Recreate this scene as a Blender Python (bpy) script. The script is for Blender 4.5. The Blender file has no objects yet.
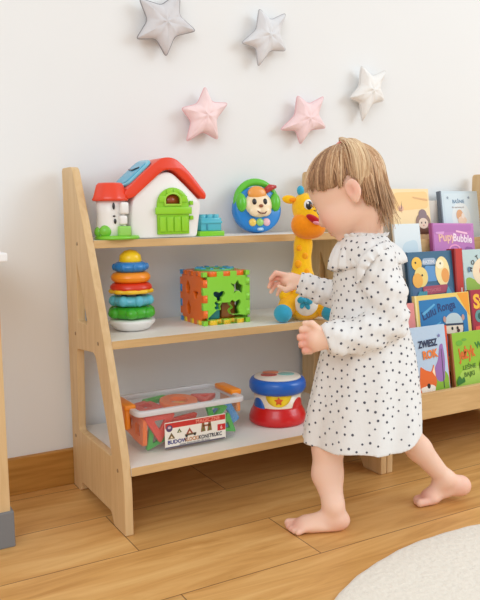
import bpy, bmesh, math, random
import numpy as np
from mathutils import Vector, Matrix, Euler
random.seed(7); rng = np.random.default_rng(7)
SC = bpy.context.scene
COL = SC.collection
PI = math.pi

# ------------------------------------------------------------------ camera
CF, PITCH, YAW, ROLL = 741.6, 0.125, -0.519, -0.0116
CP = np.array([-0.535, -1.805, 0.702])
_fw = np.array([-math.sin(YAW)*math.cos(PITCH), math.cos(YAW)*math.cos(PITCH), -math.sin(PITCH)])
_r = np.array([math.cos(YAW), math.sin(YAW), 0.0])
_u = np.cross(_r, _fw)
_r2 = _r*math.cos(ROLL)+_u*math.sin(ROLL); _u2 = -_r*math.sin(ROLL)+_u*math.cos(ROLL)
FH = np.array([-math.sin(YAW), math.cos(YAW), 0.0])      # horizontal viewing direction
cam = bpy.data.cameras.new('camera'); co = bpy.data.objects.new('camera', cam); COL.objects.link(co)
m = Matrix.Identity(4)
for i in range(3):
    m[i][0] = _r2[i]; m[i][1] = _u2[i]; m[i][2] = -_fw[i]; m[i][3] = CP[i]
co.matrix_world = m
cam.sensor_fit = 'VERTICAL'; cam.sensor_height = 24; cam.lens = CF/600*24; cam.clip_start = 0.05
SC.camera = co
def at(px, py, d):
    """point seen at photo position (px,py), d metres away along the floor direction"""
    v = _r2*(px-240)/CF - _u2*(py-300)/CF + _fw
    return CP + v*d/(v@FH)

# ------------------------------------------------------------------ materials
def lin(c):
    return tuple(((x/255)/12.92 if x/255 <= .04045 else ((x/255+.055)/1.055)**2.4) for x in c)+(1,)
MATS = {}
def mat(name, rgb, rough=.45, spec=.5, noise=0.0, nscale=30, bump=0.0, coat=0, sss=0, metal=0, sheen=0, transm=0, attr=None):
    if name in MATS: return MATS[name]
    M = bpy.data.materials.new(name); M.use_nodes = True; nt = M.node_tree; b = nt.nodes['Principled BSDF']
    b.inputs['Base Color'].default_value = lin(rgb); b.inputs['Roughness'].default_value = rough
    b.inputs['Specular IOR Level'].default_value = spec; b.inputs['Metallic'].default_value = metal
    b.inputs['Coat Weight'].default_value = coat; b.inputs['Sheen Weight'].default_value = sheen
    b.inputs['Transmission Weight'].default_value = transm
    if sss:
        b.inputs['Subsurface Weight'].default_value = sss; b.inputs['Subsurface Radius'].default_value = (.012, .005, .003); b.inputs['Subsurface Scale'].default_value = .6
    src = None
    if attr:
        a = nt.nodes.new('ShaderNodeAttribute'); a.attribute_name = attr; src = a.outputs['Color']
        nt.links.new(src, b.inputs['Base Color'])
    if noise or bump:
        tc = nt.nodes.new('ShaderNodeTexCoord'); n = nt.nodes.new('ShaderNodeTexNoise'); n.inputs['Scale'].default_value = nscale; n.inputs['Detail'].default_value = 4
        nt.links.new(tc.outputs['Object'], n.inputs['Vector'])
        if noise:
            mr = nt.nodes.new('ShaderNodeMapRange'); mr.inputs[3].default_value = 1-noise; mr.inputs[4].default_value = 1+noise
            nt.links.new(n.outputs['Fac'], mr.inputs[0])
            mx = nt.nodes.new('ShaderNodeMix'); mx.data_type = 'RGBA'; mx.blend_type = 'MULTIPLY'; mx.inputs[0].default_value = 1
            mx.inputs[6].default_value = lin(rgb)
            if src: nt.links.new(src, mx.inputs[6])
            nt.links.new(mr.outputs[0], mx.inputs[7]); nt.links.new(mx.outputs[2], b.inputs['Base Color'])
        if bump:
            bp = nt.nodes.new('ShaderNodeBump'); bp.inputs['Strength'].default_value = bump; bp.inputs['Distance'].default_value = .003
            nt.links.new(n.outputs['Fac'], bp.inputs['Height']); nt.links.new(bp.outputs[0], b.inputs['Normal'])
    MATS[name] = M
    return M
def wood(name, c1, c2, stretch=(1, 1, 14), scale=6, rough=.45):
    M = bpy.data.materials.new(name); M.use_nodes = True; nt = M.node_tree; b = nt.nodes['Principled BSDF']
    tc = nt.nodes.new('ShaderNodeTexCoord'); mp = nt.nodes.new('ShaderNodeMapping'); mp.inputs['Scale'].default_value = stretch
    n = nt.nodes.new('ShaderNodeTexNoise'); n.inputs['Scale'].default_value = scale; n.inputs['Detail'].default_value = 6; n.inputs['Distortion'].default_value = .5
    cr = nt.nodes.new('ShaderNodeValToRGB'); cr.color_ramp.elements[0].position = .3; cr.color_ramp.elements[1].position = .7
    cr.color_ramp.elements[0].color = lin(c2); cr.color_ramp.elements[1].color = lin(c1)
    nt.links.new(tc.outputs['Object'], mp.inputs[0]); nt.links.new(mp.outputs[0], n.inputs['Vector']); nt.links.new(n.outputs['Fac'], cr.inputs[0]); nt.links.new(cr.outputs[0], b.inputs['Base Color'])
    b.inputs['Roughness'].default_value = rough; b.inputs['Specular IOR Level'].default_value = .35
    return M
def pl(rgb, rough=.3, coat=.2):
    return mat('plastic_%d_%d_%d' % tuple(rgb), rgb, rough=rough, coat=coat)
def ink(rgb):
    return mat('print_%d_%d_%d' % tuple(rgb), rgb, rough=.5)
def fab(rgb):
    return mat('plush_%d_%d_%d' % tuple(rgb), rgb, rough=.9, spec=.15, noise=.10, nscale=120, bump=.5, sheen=.3)

W_V = wood('birch_vertical', (224, 192, 146), (211, 176, 128), (9, 9, .8), 9)
W_H = wood('birch_horizontal', (220, 184, 132), (204, 166, 114), (.8, 9, 9), 9)
W_B = wood('oak_baseboard', (196, 140, 66), (168, 114, 46), (1, 12, 12), 5, .5)
WHITE_B = mat('white_board', (238, 234, 228), rough=.5)

# ------------------------------------------------------------------ object plumbing
ROOT = {}
def thing(name, label, cat, loc=(0, 0, 0), group=None):
    o = bpy.data.objects.new(name, None); o.empty_display_size = .02; COL.objects.link(o)
    o.location = loc; ROOT[o] = Vector(loc); o['label'] = label; o['category'] = cat
    if group: o['group'] = group
    return o
def obj(name, me, material, parent=None, label=None, smooth=True):
    """links a mesh given in world coordinates as one object; parts are re-based onto their thing"""
    o = bpy.data.objects.new(name, me); me.name = name
    COL.objects.link(o)
    if material is not None:
        if not isinstance(material, (list, tuple)): me.materials.clear()
        for mm in (material if isinstance(material, (list, tuple)) else [material]): me.materials.append(mm)
    if smooth: me.shade_smooth()
    if parent is not None:
        o.parent = parent; base = ROOT[parent]; ROOT[o] = base
        me.transform(Matrix.Translation(-base))
    if label: o['label'] = label
    return o
def single(name, me, material, label, cat, group=None, smooth=True):
    """a thing that is one mesh; origin moved to its base"""
    cs = np.array([v.co[:] for v in me.vertices]); b = Vector((cs[:, 0].mean(), cs[:, 1].mean(), cs[:, 2].min()))
    me.transform(Matrix.Translation(-b)); o = obj(name, me, material, smooth=smooth); o.location = b; ROOT[o] = b
    o['label'] = label; o['category'] = cat
    if group: o['group'] = group
    return o
def struct(name, me, material, smooth=False):
    o = obj(name, me, material, smooth=smooth); o['kind'] = 'structure'; return o
def from_bm(bm):
    me = bpy.data.meshes.new('m'); bmesh.ops.recalc_face_normals(bm, faces=bm.faces); bm.to_mesh(me); bm.free(); return me
def join(*ms):
    bm = bmesh.new()
    for x in ms: bm.from_mesh(x)
    me = bpy.data.meshes.new('m'); bm.to_mesh(me); bm.free(); return me
def frame(X, Y, O):
    X = Vector(X).normalized(); Y = Vector(Y); Y = (Y-X*Y.dot(X)).normalized(); Z = X.cross(Y)
    M = Matrix.Identity(4)
    for i in range(3): M[i][0] = X[i]; M[i][1] = Y[i]; M[i][2] = Z[i]; M[i][3] = O[i]
    return M
def xf(me, M): me.transform(M); return me
T = lambda x, y, z: Matrix.Translation((x, y, z))
def box(x0, x1, y0, y1, z0, z1, bev=0.002, seg=2):
    bm = bmesh.new(); bmesh.ops.create_cube(bm, size=1)
    for v in bm.verts: v.co = ((x0+x1)/2+v.co.x*(x1-x0), (y0+y1)/2+v.co.y*(y1-y0), (z0+z1)/2+v.co.z*(z1-z0))
    if bev: bmesh.ops.bevel(bm, geom=bm.edges[:], offset=bev, segments=seg, affect='EDGES', profile=.6)
    return from_bm(bm)
def lathe(prof, c=(0, 0, 0), n=40, wav=None):
    bm = bmesh.new(); rings = []
    for r, z in prof:
        if r < 1e-5: rings.append([bm.verts.new((c[0], c[1], c[2]+z))]); continue
        row = []
        for i in range(n):
            a = 2*PI*i/n; rr = r*(wav(a, z) if wav else 1)
            row.append(bm.verts.new((c[0]+rr*math.cos(a), c[1]+rr*math.sin(a), c[2]+z)))
        rings.append(row)
    for A, B in zip(rings, rings[1:]):
        for i in range(n):
            j = (i+1) % n
            if len(A) == 1 and len(B) > 1: bm.faces.new((A[0], B[i], B[j]))
            elif len(B) == 1 and len(A) > 1: bm.faces.new((A[i], A[j], B[0]))
            elif len(A) > 1: bm.faces.new((A[i], A[j], B[j], B[i]))
    return from_bm(bm)
def torus(c, R, r, n=48, k=16, flat=1.0):
    return lathe([(R+r*math.cos(2*PI*i/k), flat*r*math.sin(2*PI*i/k)) for i in range(k+1)], c, n)
def ball(c, rad, rot=None, n=24, k=14):
    if not hasattr(rad, '__len__'): rad = (rad,)*3
    me = lathe([(math.sin(PI*i/k), -math.cos(PI*i/k)) for i in range(k+1)], (0, 0, 0), n)
    M = Matrix.Diagonal((*rad, 1))
    if rot is not None: M = rot.to_4x4() @ M
    return xf(me, Matrix.Translation(c) @ M)
def tube(pts, rad, n=8, cap=True, closed=False):
    pts = [Vector(p) for p in pts]; N = len(pts); rs = rad if hasattr(rad, '__len__') else [rad]*N
    bm = bmesh.new(); rows = []; up = None
    for i, p in enumerate(pts):
        if closed: d = pts[(i+1) % N]-pts[i-1]
        else: d = pts[min(i+1, N-1)]-pts[max(i-1, 0)]
        d.normalize()
        if up is None: up = d.orthogonal().normalized()
        up = (up-d*up.dot(d)).normalized(); s = d.cross(up)
        rows.append([bm.verts.new(p+(up*math.cos(2*PI*k/n)+s*math.sin(2*PI*k/n))*rs[i]) for k in range(n)])
    R = rows+[rows[0]] if closed else rows
    for A, B in zip(R, R[1:]):
        for k in range(n): bm.faces.new((A[k], A[(k+1) % n], B[(k+1) % n], B[k]))
    if cap and not closed: bm.faces.new(rows[0][::-1]); bm.faces.new(rows[-1])
    return from_bm(bm)
def rnd(pts, rads, n=5):
    """rounds the corners of a polygon"""
    out = []; N = len(pts)
    for i in range(N):
        p = Vector(pts[i]); a = Vector(pts[i-1]); b = Vector(pts[(i+1) % N]); r = rads[i] if hasattr(rads, '__len__') else rads
        if r <= 0: out.append(p[:]); continue
        da = (a-p); db = (b-p); r1 = min(r, da.length*.48, db.length*.48); A = p+da.normalized()*r1; B = p+db.normalized()*r1
        for k in range(n+1):
            t = k/n; out.append(((A*(1-t)+p*t)*(1-t)+(p*(1-t)+B*t)*t)[:])
    return out
def plate(loops, th, bev=0.0):
    """a flat sheet with holes: first loop outside, others cut out; lies in XY, thickness along Z about 0"""
    cu = bpy.data.curves.new('c', 'CURVE'); cu.dimensions = '2D'; cu.fill_mode = 'BOTH'
    cu.extrude = th/2-bev; cu.bevel_depth = bev; cu.bevel_resolution = 1; cu.offset = -bev
    for lp in loops:
        s = cu.splines.new('POLY'); s.points.add(len(lp)-1); s.use_cyclic_u = True
        for q, p in zip(s.points, lp): q.co = (p[0], p[1], 0, 1)
    o = bpy.data.objects.new('c', cu); COL.objects.link(o); dg = bpy.context.evaluated_depsgraph_get()
    me = bpy.data.meshes.new_from_object(o.evaluated_get(dg)); bpy.data.objects.remove(o); bpy.data.curves.remove(cu)
    bm = bmesh.new(); bm.from_mesh(me); bmesh.ops.remove_doubles(bm, verts=bm.verts, dist=1e-6); bpy.data.meshes.remove(me)
    return from_bm(bm)
def letters(s, size, th=.0004, bold=.0, align='LEFT', shear=0, sx=1.0):
    cu = bpy.data.curves.new('t', 'FONT'); cu.body = s; cu.size = size; cu.extrude = th/2; cu.offset = bold*size; cu.align_x = align; cu.shear = shear; cu.resolution_u = 3
    o = bpy.data.objects.new('t', cu); COL.objects.link(o); dg = bpy.context.evaluated_depsgraph_get()
    me = bpy.data.meshes.new_from_object(o.evaluated_get(dg)); bpy.data.objects.remove(o); bpy.data.curves.remove(cu)
    me.transform(Matrix.Diagonal((sx, 1, 1, 1))); return me
def ell(cx, cy, a, b, n=24, rot=0):
    return [(cx+a*math.cos(2*PI*i/n)*math.cos(rot)-b*math.sin(2*PI*i/n)*math.sin(rot), cy+a*math.cos(2*PI*i/n)*math.sin(rot)+b*math.sin(2*PI*i/n)*math.cos(rot)) for i in range(n)]
def starpoly(cx, cy, R, r, n=5, a0=PI/2):
    return [(cx+(R if i % 2 == 0 else r)*math.cos(a0+PI*i/n), cy+(R if i % 2 == 0 else r)*math.sin(a0+PI*i/n)) for i in range(2*n)]
def arch(x0, x1, y0, y1, n=14):
    """upright rectangle with a round top"""
    c = (x0+x1)/2; a = (x1-x0)/2; h = min(a, (y1-y0)*.6); return [(x0, y0), (x1, y0)]+[(c+a*math.cos(PI*i/n), y1-h+h*math.sin(PI*i/n)) for i in range(n+1)]

# ------------------------------------------------------------------ soft shapes: distance field + surface nets
class Field:
    def __init__(s, lo, hi, h):
        s.lo = np.array(lo, float); s.h = h; s.n = np.ceil((np.array(hi)-s.lo)/h).astype(int)+1
        s.v = np.full(s.n, .06, np.float32)
        s.ax = [(s.lo[i]+h*np.arange(s.n[i])).astype(np.float32) for i in range(3)]
    def sl(s, blo, bhi):
        a = np.clip(np.floor((np.array(blo)-s.lo)/s.h).astype(int), 0, s.n); b = np.clip(np.ceil((np.array(bhi)-s.lo)/s.h).astype(int)+1, 0, s.n)
        return tuple(slice(x, y) for x, y in zip(a, b))
    def pts(s, S):
        X, Y, Z = np.meshgrid(s.ax[0][S[0]], s.ax[1][S[1]], s.ax[2][S[2]], indexing='ij'); return np.stack([X, Y, Z], -1)
    def put(s, fn, blo, bhi, k=.01, op='add', pad=.03):
        S = s.sl(np.array(blo)-pad, np.array(bhi)+pad)
        if min(x.stop-x.start for x in S) <= 0: return
        d = fn(s.pts(S)).astype(np.float32); v = s.v[S]
        if op == 'add':
            if k > 0: h = np.maximum(k-np.abs(v-d), 0)/k; v = np.minimum(v, d)-h*h*k*.25
            else: v = np.minimum(v, d)
        else:
            d = -d
            if k > 0: h = np.maximum(k-np.abs(v-d), 0)/k; v = np.maximum(v, d)+h*h*k*.25
            else: v = np.maximum(v, d)
        s.v[S] = v
    def cone(s, a, b, ra, rb=None, k=.01, op='add'):
        rb = ra if rb is None else rb; a = np.array(a, float); b = np.array(b, float); ba = b-a; L = ba@ba+1e-12
        def fn(P):
            t = np.clip(((P-a)@ba)/L, 0, 1); return np.linalg.norm(P-a-t[..., None]*ba, axis=-1)-(ra+(rb-ra)*t)
        m_ = max(ra, rb); s.put(fn, np.minimum(a, b)-m_, np.maximum(a, b)+m_, k, op)
    def ell(s, c, rad, R=None, k=.01, op='add'):
        c = np.array(c, float); rad = np.array(rad, float); R = np.eye(3) if R is None else np.array(R)   # rows of R = local axes
        def fn(P):
            q = (P-c)@R.T; k0 = np.linalg.norm(q/rad, axis=-1); k1 = np.linalg.norm(q/rad**2, axis=-1)+1e-9; return k0*(k0-1)/k1
        m_ = rad.max(); s.put(fn, c-m_, c+m_, k, op)
    def mesh(s):
        v = s.v; S = v < 0; off = [(i, j, k) for i in (0, 1) for j in (0, 1) for k in (0, 1)]; nx, ny, nz = v.shape
        cs = lambda A, o: A[o[0]:nx-1+o[0], o[1]:ny-1+o[1], o[2]:nz-1+o[2]]
        cnt = sum(cs(S, o).astype(np.int8) for o in off); act = (cnt > 0) & (cnt < 8); I = np.argwhere(act)
        vals = np.stack([v[I[:, 0]+o[0], I[:, 1]+o[1], I[:, 2]+o[2]] for o in off], 1); acc = np.zeros((len(I), 3)); num = np.zeros(len(I))
        for a in range(8):
            for b in range(a+1, 8):
                d = np.array(off[b])-np.array(off[a])
                if np.abs(d).sum() != 1: continue
                va, vb = vals[:, a], vals[:, b]; c = (va < 0) != (vb < 0); t = np.where(c, va/np.where(c, va-vb, 1), 0)
                acc += np.where(c[:, None], np.array(off[a])+t[:, None]*d, 0); num += c
        V = s.lo+s.h*(I+acc/num[:, None]); idx = np.full(act.shape, -1, np.int64); idx[act] = np.arange(len(I)); Fs = []
        for axis in range(3):
            sa = [slice(None)]*3; sb = [slice(None)]*3; sa[axis] = slice(0, -1); sb[axis] = slice(1, None)
            A = S[tuple(sa)]; B = S[tuple(sb)]; E_ = np.argwhere(A != B); u, w = (axis+1) % 3, (axis+2) % 3
            E_ = E_[(E_[:, u] > 0) & (E_[:, w] > 0) & (E_[:, u] < v.shape[u]-1) & (E_[:, w] < v.shape[w]-1)]
            ins = A[E_[:, 0], E_[:, 1], E_[:, 2]]
            def cell(du, dw):
                Q = E_.copy(); Q[:, u] += du; Q[:, w] += dw; return idx[Q[:, 0], Q[:, 1], Q[:, 2]]
            q = np.stack([cell(-1, -1), cell(0, -1), cell(0, 0), cell(-1, 0)], 1); q[~ins] = q[~ins][:, ::-1]; Fs.append(q)
        Fq = np.concatenate(Fs); Fq = Fq[(Fq >= 0).all(1)]
        me = bpy.data.meshes.new('m'); me.from_pydata(V.tolist(), [], Fq.tolist()); me.update(); return me
def verts(me):
    a = np.empty(len(me.vertices)*3, np.float32); me.vertices.foreach_get('co', a); return a.reshape(-1, 3)
def paint(me, cols):
    """own pigment per vertex (linear rgb)"""
    at_ = me.color_attributes.new('pigment', 'FLOAT_COLOR', 'POINT'); c = np.ones((len(me.vertices), 4), np.float32); c[:, :3] = cols; at_.data.foreach_set('color', c.ravel())

# ================================================================== SETTING
WALL_Y = .02
def make_floor():
    M = bpy.data.materials.new('oak_laminate'); M.use_nodes = True; nt = M.node_tree; b = nt.nodes['Principled BSDF']; N = nt.nodes.new; L = nt.links.new
    tc = N('ShaderNodeTexCoord'); mp = N('ShaderNodeMapping'); mp.inputs['Location'].default_value = (-.315+2.6, .638+2.02+.202, 0)
    L(tc.outputs['Object'], mp.inputs[0])
    br = N('ShaderNodeTexBrick'); br.inputs['Scale'].default_value = 1; br.inputs['Brick Width'].default_value = 1.3; br.inputs['Row Height'].default_value = .202; br.offset = .242
    br.inputs['Mortar Size'].default_value = .0012; br.inputs['Mortar Smooth'].default_value = .2; br.inputs['Bias'].default_value = 0
    br.inputs['Color1'].default_value = (0, 0, 0, 1); br.inputs['Color2'].default_value = (1, 1, 1, 1); br.inputs['Mortar'].default_value = (.5, .5, .5, 1)
    L(mp.outputs[0], br.inputs['Vector'])
    # grain runs along the planks, shifted from plank to plank
    sh = N('ShaderNodeVectorMath'); sh.operation = 'MULTIPLY_ADD'; sh.inputs[1].default_value = (7, 3, 5); L(br.outputs['Color'], sh.inputs[0])
    st = N('ShaderNodeMapping'); st.inputs['Scale'].default_value = (1.6, 15, 1); L(tc.outputs['Object'], st.inputs[0]); L(st.outputs[0], sh.inputs[2])
    n1 = N('ShaderNodeTexNoise'); n1.inputs['Scale'].default_value = 1.5; n1.inputs['Detail'].default_value = 7; n1.inputs['Distortion'].default_value = 1.3; n1.inputs['Roughness'].default_value = .6; L(sh.outputs[0], n1.inputs['Vector'])
    cr = N('ShaderNodeValToRGB'); e = cr.color_ramp.elements; e[0].position = .28; e[1].position = .72; e[0].color = lin(FLOOR_C[0]); e[1].color = lin(FLOOR_C[2])
    x = e.new(.5); x.color = lin(FLOOR_C[1])
    L(n1.outputs['Fac'], cr.inputs[0])
    mr = N('ShaderNodeMapRange'); mr.inputs[3].default_value = .9; mr.inputs[4].default_value = 1.08; L(br.outputs['Color'], mr.inputs[0])
    m1 = N('ShaderNodeMix'); m1.data_type = 'RGBA'; m1.blend_type = 'MULTIPLY'; m1.inputs[0].default_value = 1; L(cr.outputs[0], m1.inputs[6]); L(mr.outputs[0], m1.inputs[7])
    m2 = N('ShaderNodeMix'); m2.data_type = 'RGBA'; m2.inputs[7].default_value = lin((120, 82, 46)); L(br.outputs['Fac'], m2.inputs[0]); L(m1.outputs[2], m2.inputs[6])
    L(m2.outputs[2], b.inputs['Base Color']); b.inputs['Roughness'].default_value = .42; b.inputs['Specular IOR Level'].default_value = .4
    bp = N('ShaderNodeBump'); bp.inputs['Strength'].default_value = .08; bp.inputs['Distance'].default_value = .002; L(n1.outputs['Fac'], bp.inputs['Height']); L(bp.outputs[0], b.inputs['Normal'])
    struct('floor', box(-3, 4, -4.2, WALL_Y, -.1, 0, 0), M)
FLOOR_C = [(188, 134, 70), (212, 160, 95), (226, 180, 116)]
make_floor()
struct('wall_back', box(-3, 4, WALL_Y, WALL_Y+.1, -.1, 2.6, 0), mat('wall_paint', (235, 236, 237), rough=.85, spec=.2, noise=.012, nscale=5, bump=.03))
struct('baseboard_back', box(-3, 4, .003, WALL_Y+.001, 0, .092, .003), W_B)

# ================================================================== TOY SHELF
SW, ST, SH = .727, .0185, .8
Z1, Z2, Z3 = .629, .410, .149
def panel_mesh(x):
    out = rnd([(0, 0), (.052, 0), (.066, .027), (.276, .027), (.29, 0), (.362, 0), (.362, .14), (.268, .405), (.165, .63), (.078, .8), (0, .8)],
              [.004, .006, .012, .012, .006, .004, .06, .2, .2, .016, .012])
    tri = rnd([(.082, .435), (.157, .433), (.09, .578)], [.006, .014, .008])
    low = rnd([(.056, .158), (.292, .158), (.2, .376), (.066, .364)], [.012, .014, .022, .012])
    return xf(plate([out, tri, low], ST, .0015), Matrix(((0, 0, -1, x), (-1, 0, 0, 0), (0, 1, 0, 0), (0, 0, 0, 1))))
sh = thing('toy_shelf', 'stepped birch plywood toy shelf with three white boards, toys on every level', 'shelf', (SW/2, -.17, 0))
for x in (ST/2, SW-ST/2): obj('side_panel', panel_mesh(x), W_V, sh, smooth=False)
for z, s in ((Z1, .167), (Z2, .266), (Z3, .361)):
    bd = obj('shelf_board', box(ST, SW-ST, -s+.002, -.001, z-.018, z, .001), WHITE_B, sh, 'white laminated shelf board', smooth=False)
    obj('edge_band', box(ST, SW-ST, -s, -s+.0025, z-.018, z+.0002, .0006), W_H, bd, 'natural wood front edge', smooth=False)
for y, z in ((-.10, Z1-.009), (-.225, Z2-.009), (-.06, Z2-.009), (-.325, Z3-.012), (-.03, Z3-.012)):
    obj('screw_cap', xf(lathe([(0, .0012), (.004, .001), (.0045, 0)], n=14), Matrix.Translation((0, y, z)) @ Matrix.Rotation(-PI/2, 4, 'Y')), mat('screw', (150, 118, 84), rough=.4), sh)

# ================================================================== BOOKCASE
BX0, BX1 = SW+.002, 1.42
bc = thing('book_display', 'tiered birch book display full of picture books behind the child', 'bookcase', ((BX0+BX1)/2, -.17, 0))
def bpanel(x):
    out = rnd([(0, 0), (.052, 0), (.066, .027), (.276, .027), (.29, 0), (.362, 0), (.362, .2), (.075, .8), (0, .8)], [.004, .006, .012, .012, .006, .004, .05, .02, .012])
    return xf(plate([out], ST, .0015), Matrix(((0, 0, -1, x), (-1, 0, 0, 0), (0, 1, 0, 0), (0, 0, 0, 1))))
for x in (BX0+ST/2, BX1-ST/2): obj('side_panel', bpanel(x), W_V, bc, smooth=False)
obj('front_rail', box(BX0+ST, BX1-ST, -.362, -.347, .126, .197, .002), W_H, bc, smooth=False)
obj('bottom_board', box(BX0+ST, BX1-ST, -.346, -.002, .126, .14, .001), W_H, bc, smooth=False)
obj('back_panel', box(BX0+ST, BX1-ST, -.012, -.003, .14, .715, .001), mat('grey_white_back', (222, 216, 208), rough=.6), bc, 'pale back board', smooth=False)
TIERS = [(-.33, .141), (-.262, .235), (-.192, .345), (-.122, .45), (-.05, .56)]
for y, z in TIERS[1:]:
    obj('tier_board', box(BX0+ST, BX1-ST, y-.026, -.013, z-.008, z-.001, .001), W_H, bc, smooth=False)
    obj('tier_rail', box(BX0+ST, BX1-ST, y-.033, y-.027, z-.008, z+.035, .001), W_H, bc, smooth=False)

def book(label, tier, x0, x1, ztop, cover, lean=9, th=.008, spine=None, tilt=0, zb=None, group='picture books in the tiered display', dy=0):
    """returns the book and a function placing flat shapes on its front (u right, v up from lower left, metres)"""
    y, z0 = TIERS[tier]
    if zb is not None: z0 = zb
    y += dy
    h = (ztop-z0)/math.cos(math.radians(lean)); w = x1-x0; dx = (ztop-z0)*math.tan(math.radians(lean))*.574+.005; x0 += dx; x1 += dx
    t = thing('picture_book', label, 'book', ((x0+x1)/2, y, z0), group)
    la = math.radians(lean)
    M = Matrix.Translation((x0, y, z0)) @ Matrix.Rotation(math.radians(tilt), 4, 'Y') @ frame((1, 0, 0), (0, math.sin(la), math.cos(la)), (0, 0, 0))
    cm = join(box(0, w, 0, h, -.0009, .0009, .0006), box(0, w, 0, h, -th-.0009, -th+.0009, .0006), box(-.0012, .0012, 0, h, -th, .0009, .0006))
    cv = obj('cover', xf(cm, M), ink(cover), t, smooth=False)
    if spine: obj('spine', xf(box(-.002, .0045, .0003, h+.0004, -th-.0011, .0012, .0008), M), ink(spine), cv, 'contrasting book spine', smooth=False)
    obj('pages', xf(box(.0015, w-.003, .002, h-.002, -th+.001, -.001, .0003), M), mat('paper', (242, 236, 222), rough=.8), t, smooth=False)
    lvl = [0]
    def deco(name, loop, col, z=None):
        lvl[0] += 1; zz = .0010+.00018*lvl[0] if z is None else z
        loops = [loop] if not isinstance(loop[0][0], (tuple, list)) else loop
        return obj(name, xf(plate(loops, .0003), M @ T(0, 0, zz)), ink(col), cv, smooth=False)
    def write(s, u, v, size, col, rot=0, bold=.01, align='LEFT', sx=1.0, shear=0):
        lvl[0] += 1
        return obj('lettering', xf(letters(s, size, .0003, bold, align, shear, sx), M @ T(u, v, .0010+.00018*lvl[0]) @ Matrix.Rotation(math.radians(rot), 4, 'Z')), ink(col), cv, smooth=False)
    return t, deco, write, w, h

# --- top row
t, D, Wr, w, h = book('cream and orange picture book with a hooded figure, upper left of the book display', 4, 1.003, 1.16, .752, (250, 222, 172), spine=(236, 206, 160))
D('illustration', rnd([(.008, h-.07), (w-.006, h-.062), (w-.006, h-.008), (.01, h-.012)], .015), (250, 208, 142))
D('illustration', rnd([(.03, .06), (.09, .052), (.13, .075), (.06, .085)], .012), (246, 196, 130))
D('illustration', ell(.035, h-.062, .012, .01), (238, 186, 150)); D('illustration', [(.037, h-.062), (.04, h-.062), (.039, h-.038)], (96, 78, 80))
Wr('ló', .026, h-.07, .018, (150, 110, 110)); D('illustration', rnd([(.085, h-.025), (.15, h-.033), (.15, h-.039), (.09, h-.03)], .004), (226, 178, 124))
D('illustration', ell(.123, .087, .031, .03), (150, 120, 108)); D('illustration', ell(.123, .112, .017, .017), (140, 118, 124)); D('illustration', rnd([(.098, .05), (.15, .05), (.145, .07), (.102, .07)], .01), (110, 66, 44))
D('illustration', ell(.123, .084, .02, .017), (240, 214, 192)); D('illustration', ell(.115, .086, .0025, .003), (50, 40, 40)); D('illustration', ell(.131, .086, .0025, .003), (50, 40, 40)); D('illustration', ell(.123, .077, .003, .002), (214, 140, 130))
t, D, Wr, w, h = book('pale blue hardback with a small seated figure, upper right of the book display', 4, 1.212, 1.392, .745, (206, 222, 232), th=.014, spine=(108, 118, 132))
D('illustration', rnd([(.014, .01), (w-.006, .01), (w-.006, h-.008), (.014, h-.008)], .006), (214, 229, 238)); D('illustration', ell(.085, .1, .042, .05), (228, 234, 236))
Wr('BAŚNIE', .05, h-.04, .016, (96, 130, 160), bold=.02); Wr('dla najmłodszych', .046, h-.056, .008, (170, 160, 160))
for u in (.03, .125): D('illustration', starpoly(u, h-.022, .006, .003), (150, 165, 180))
D('illustration', ell(.078, .108, .015, .018), (228, 172, 128)); D('illustration', ell(.088, .09, .02, .014), (244, 214, 190)); D('illustration', ell(.092, .105, .007, .009), (248, 232, 220))
# --- second row
t, D, Wr, w, h = book('pale blue and white book half hidden by the toddler\'s shoulder, below the cream book', 3, .955, 1.058, .645, (226, 236, 242), th=.007)
D('illustration', rnd([(.02, .08), (.09, .085), (.088, .15), (.03, .14)], .02), (206, 226, 238)); D('illustration', ell(.06, .1, .02, .008), (196, 206, 216))
t, D, Wr, w, h = book('purple picture book with a pink and yellow title, in the second row of the display', 3, 1.105, 1.285, .645, (196, 122, 190), th=.012, spine=(168, 84, 150), tilt=1.5)
D('illustration', rnd([(.006, h-.03), (w-.01, h-.024), (w-.01, h-.006), (.006, h-.006)], .008), (184, 112, 182)); Wr('Pupy', .024, h-.058, .036, (240, 190, 170), 4, .03); Wr('Bubble', .084, h-.056, .034, (250, 226, 240), -5, .03, sx=.9)
D('illustration', rnd([(.10, h-.022), (.15, h-.03), (.15, h-.036), (.10, h-.028)], .003), (250, 196, 224)); D('illustration', rnd([(.012, h-.028), (.05, h-.026), (.045, h-.036), (.012, h-.034)], .004), (222, 160, 214))
D('illustration', [ell(.09, h-.084, .026, .017), ell(.09, h-.084, .02, .012)], (244, 160, 206)); D('illustration', ell(.09, h-.084, .012, .007), (222, 120, 186)); D('illustration', rnd([(.13, h-.094), (.17, h-.09), (.168, h-.078), (.14, h-.074)], .006), (160, 92, 162))
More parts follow.
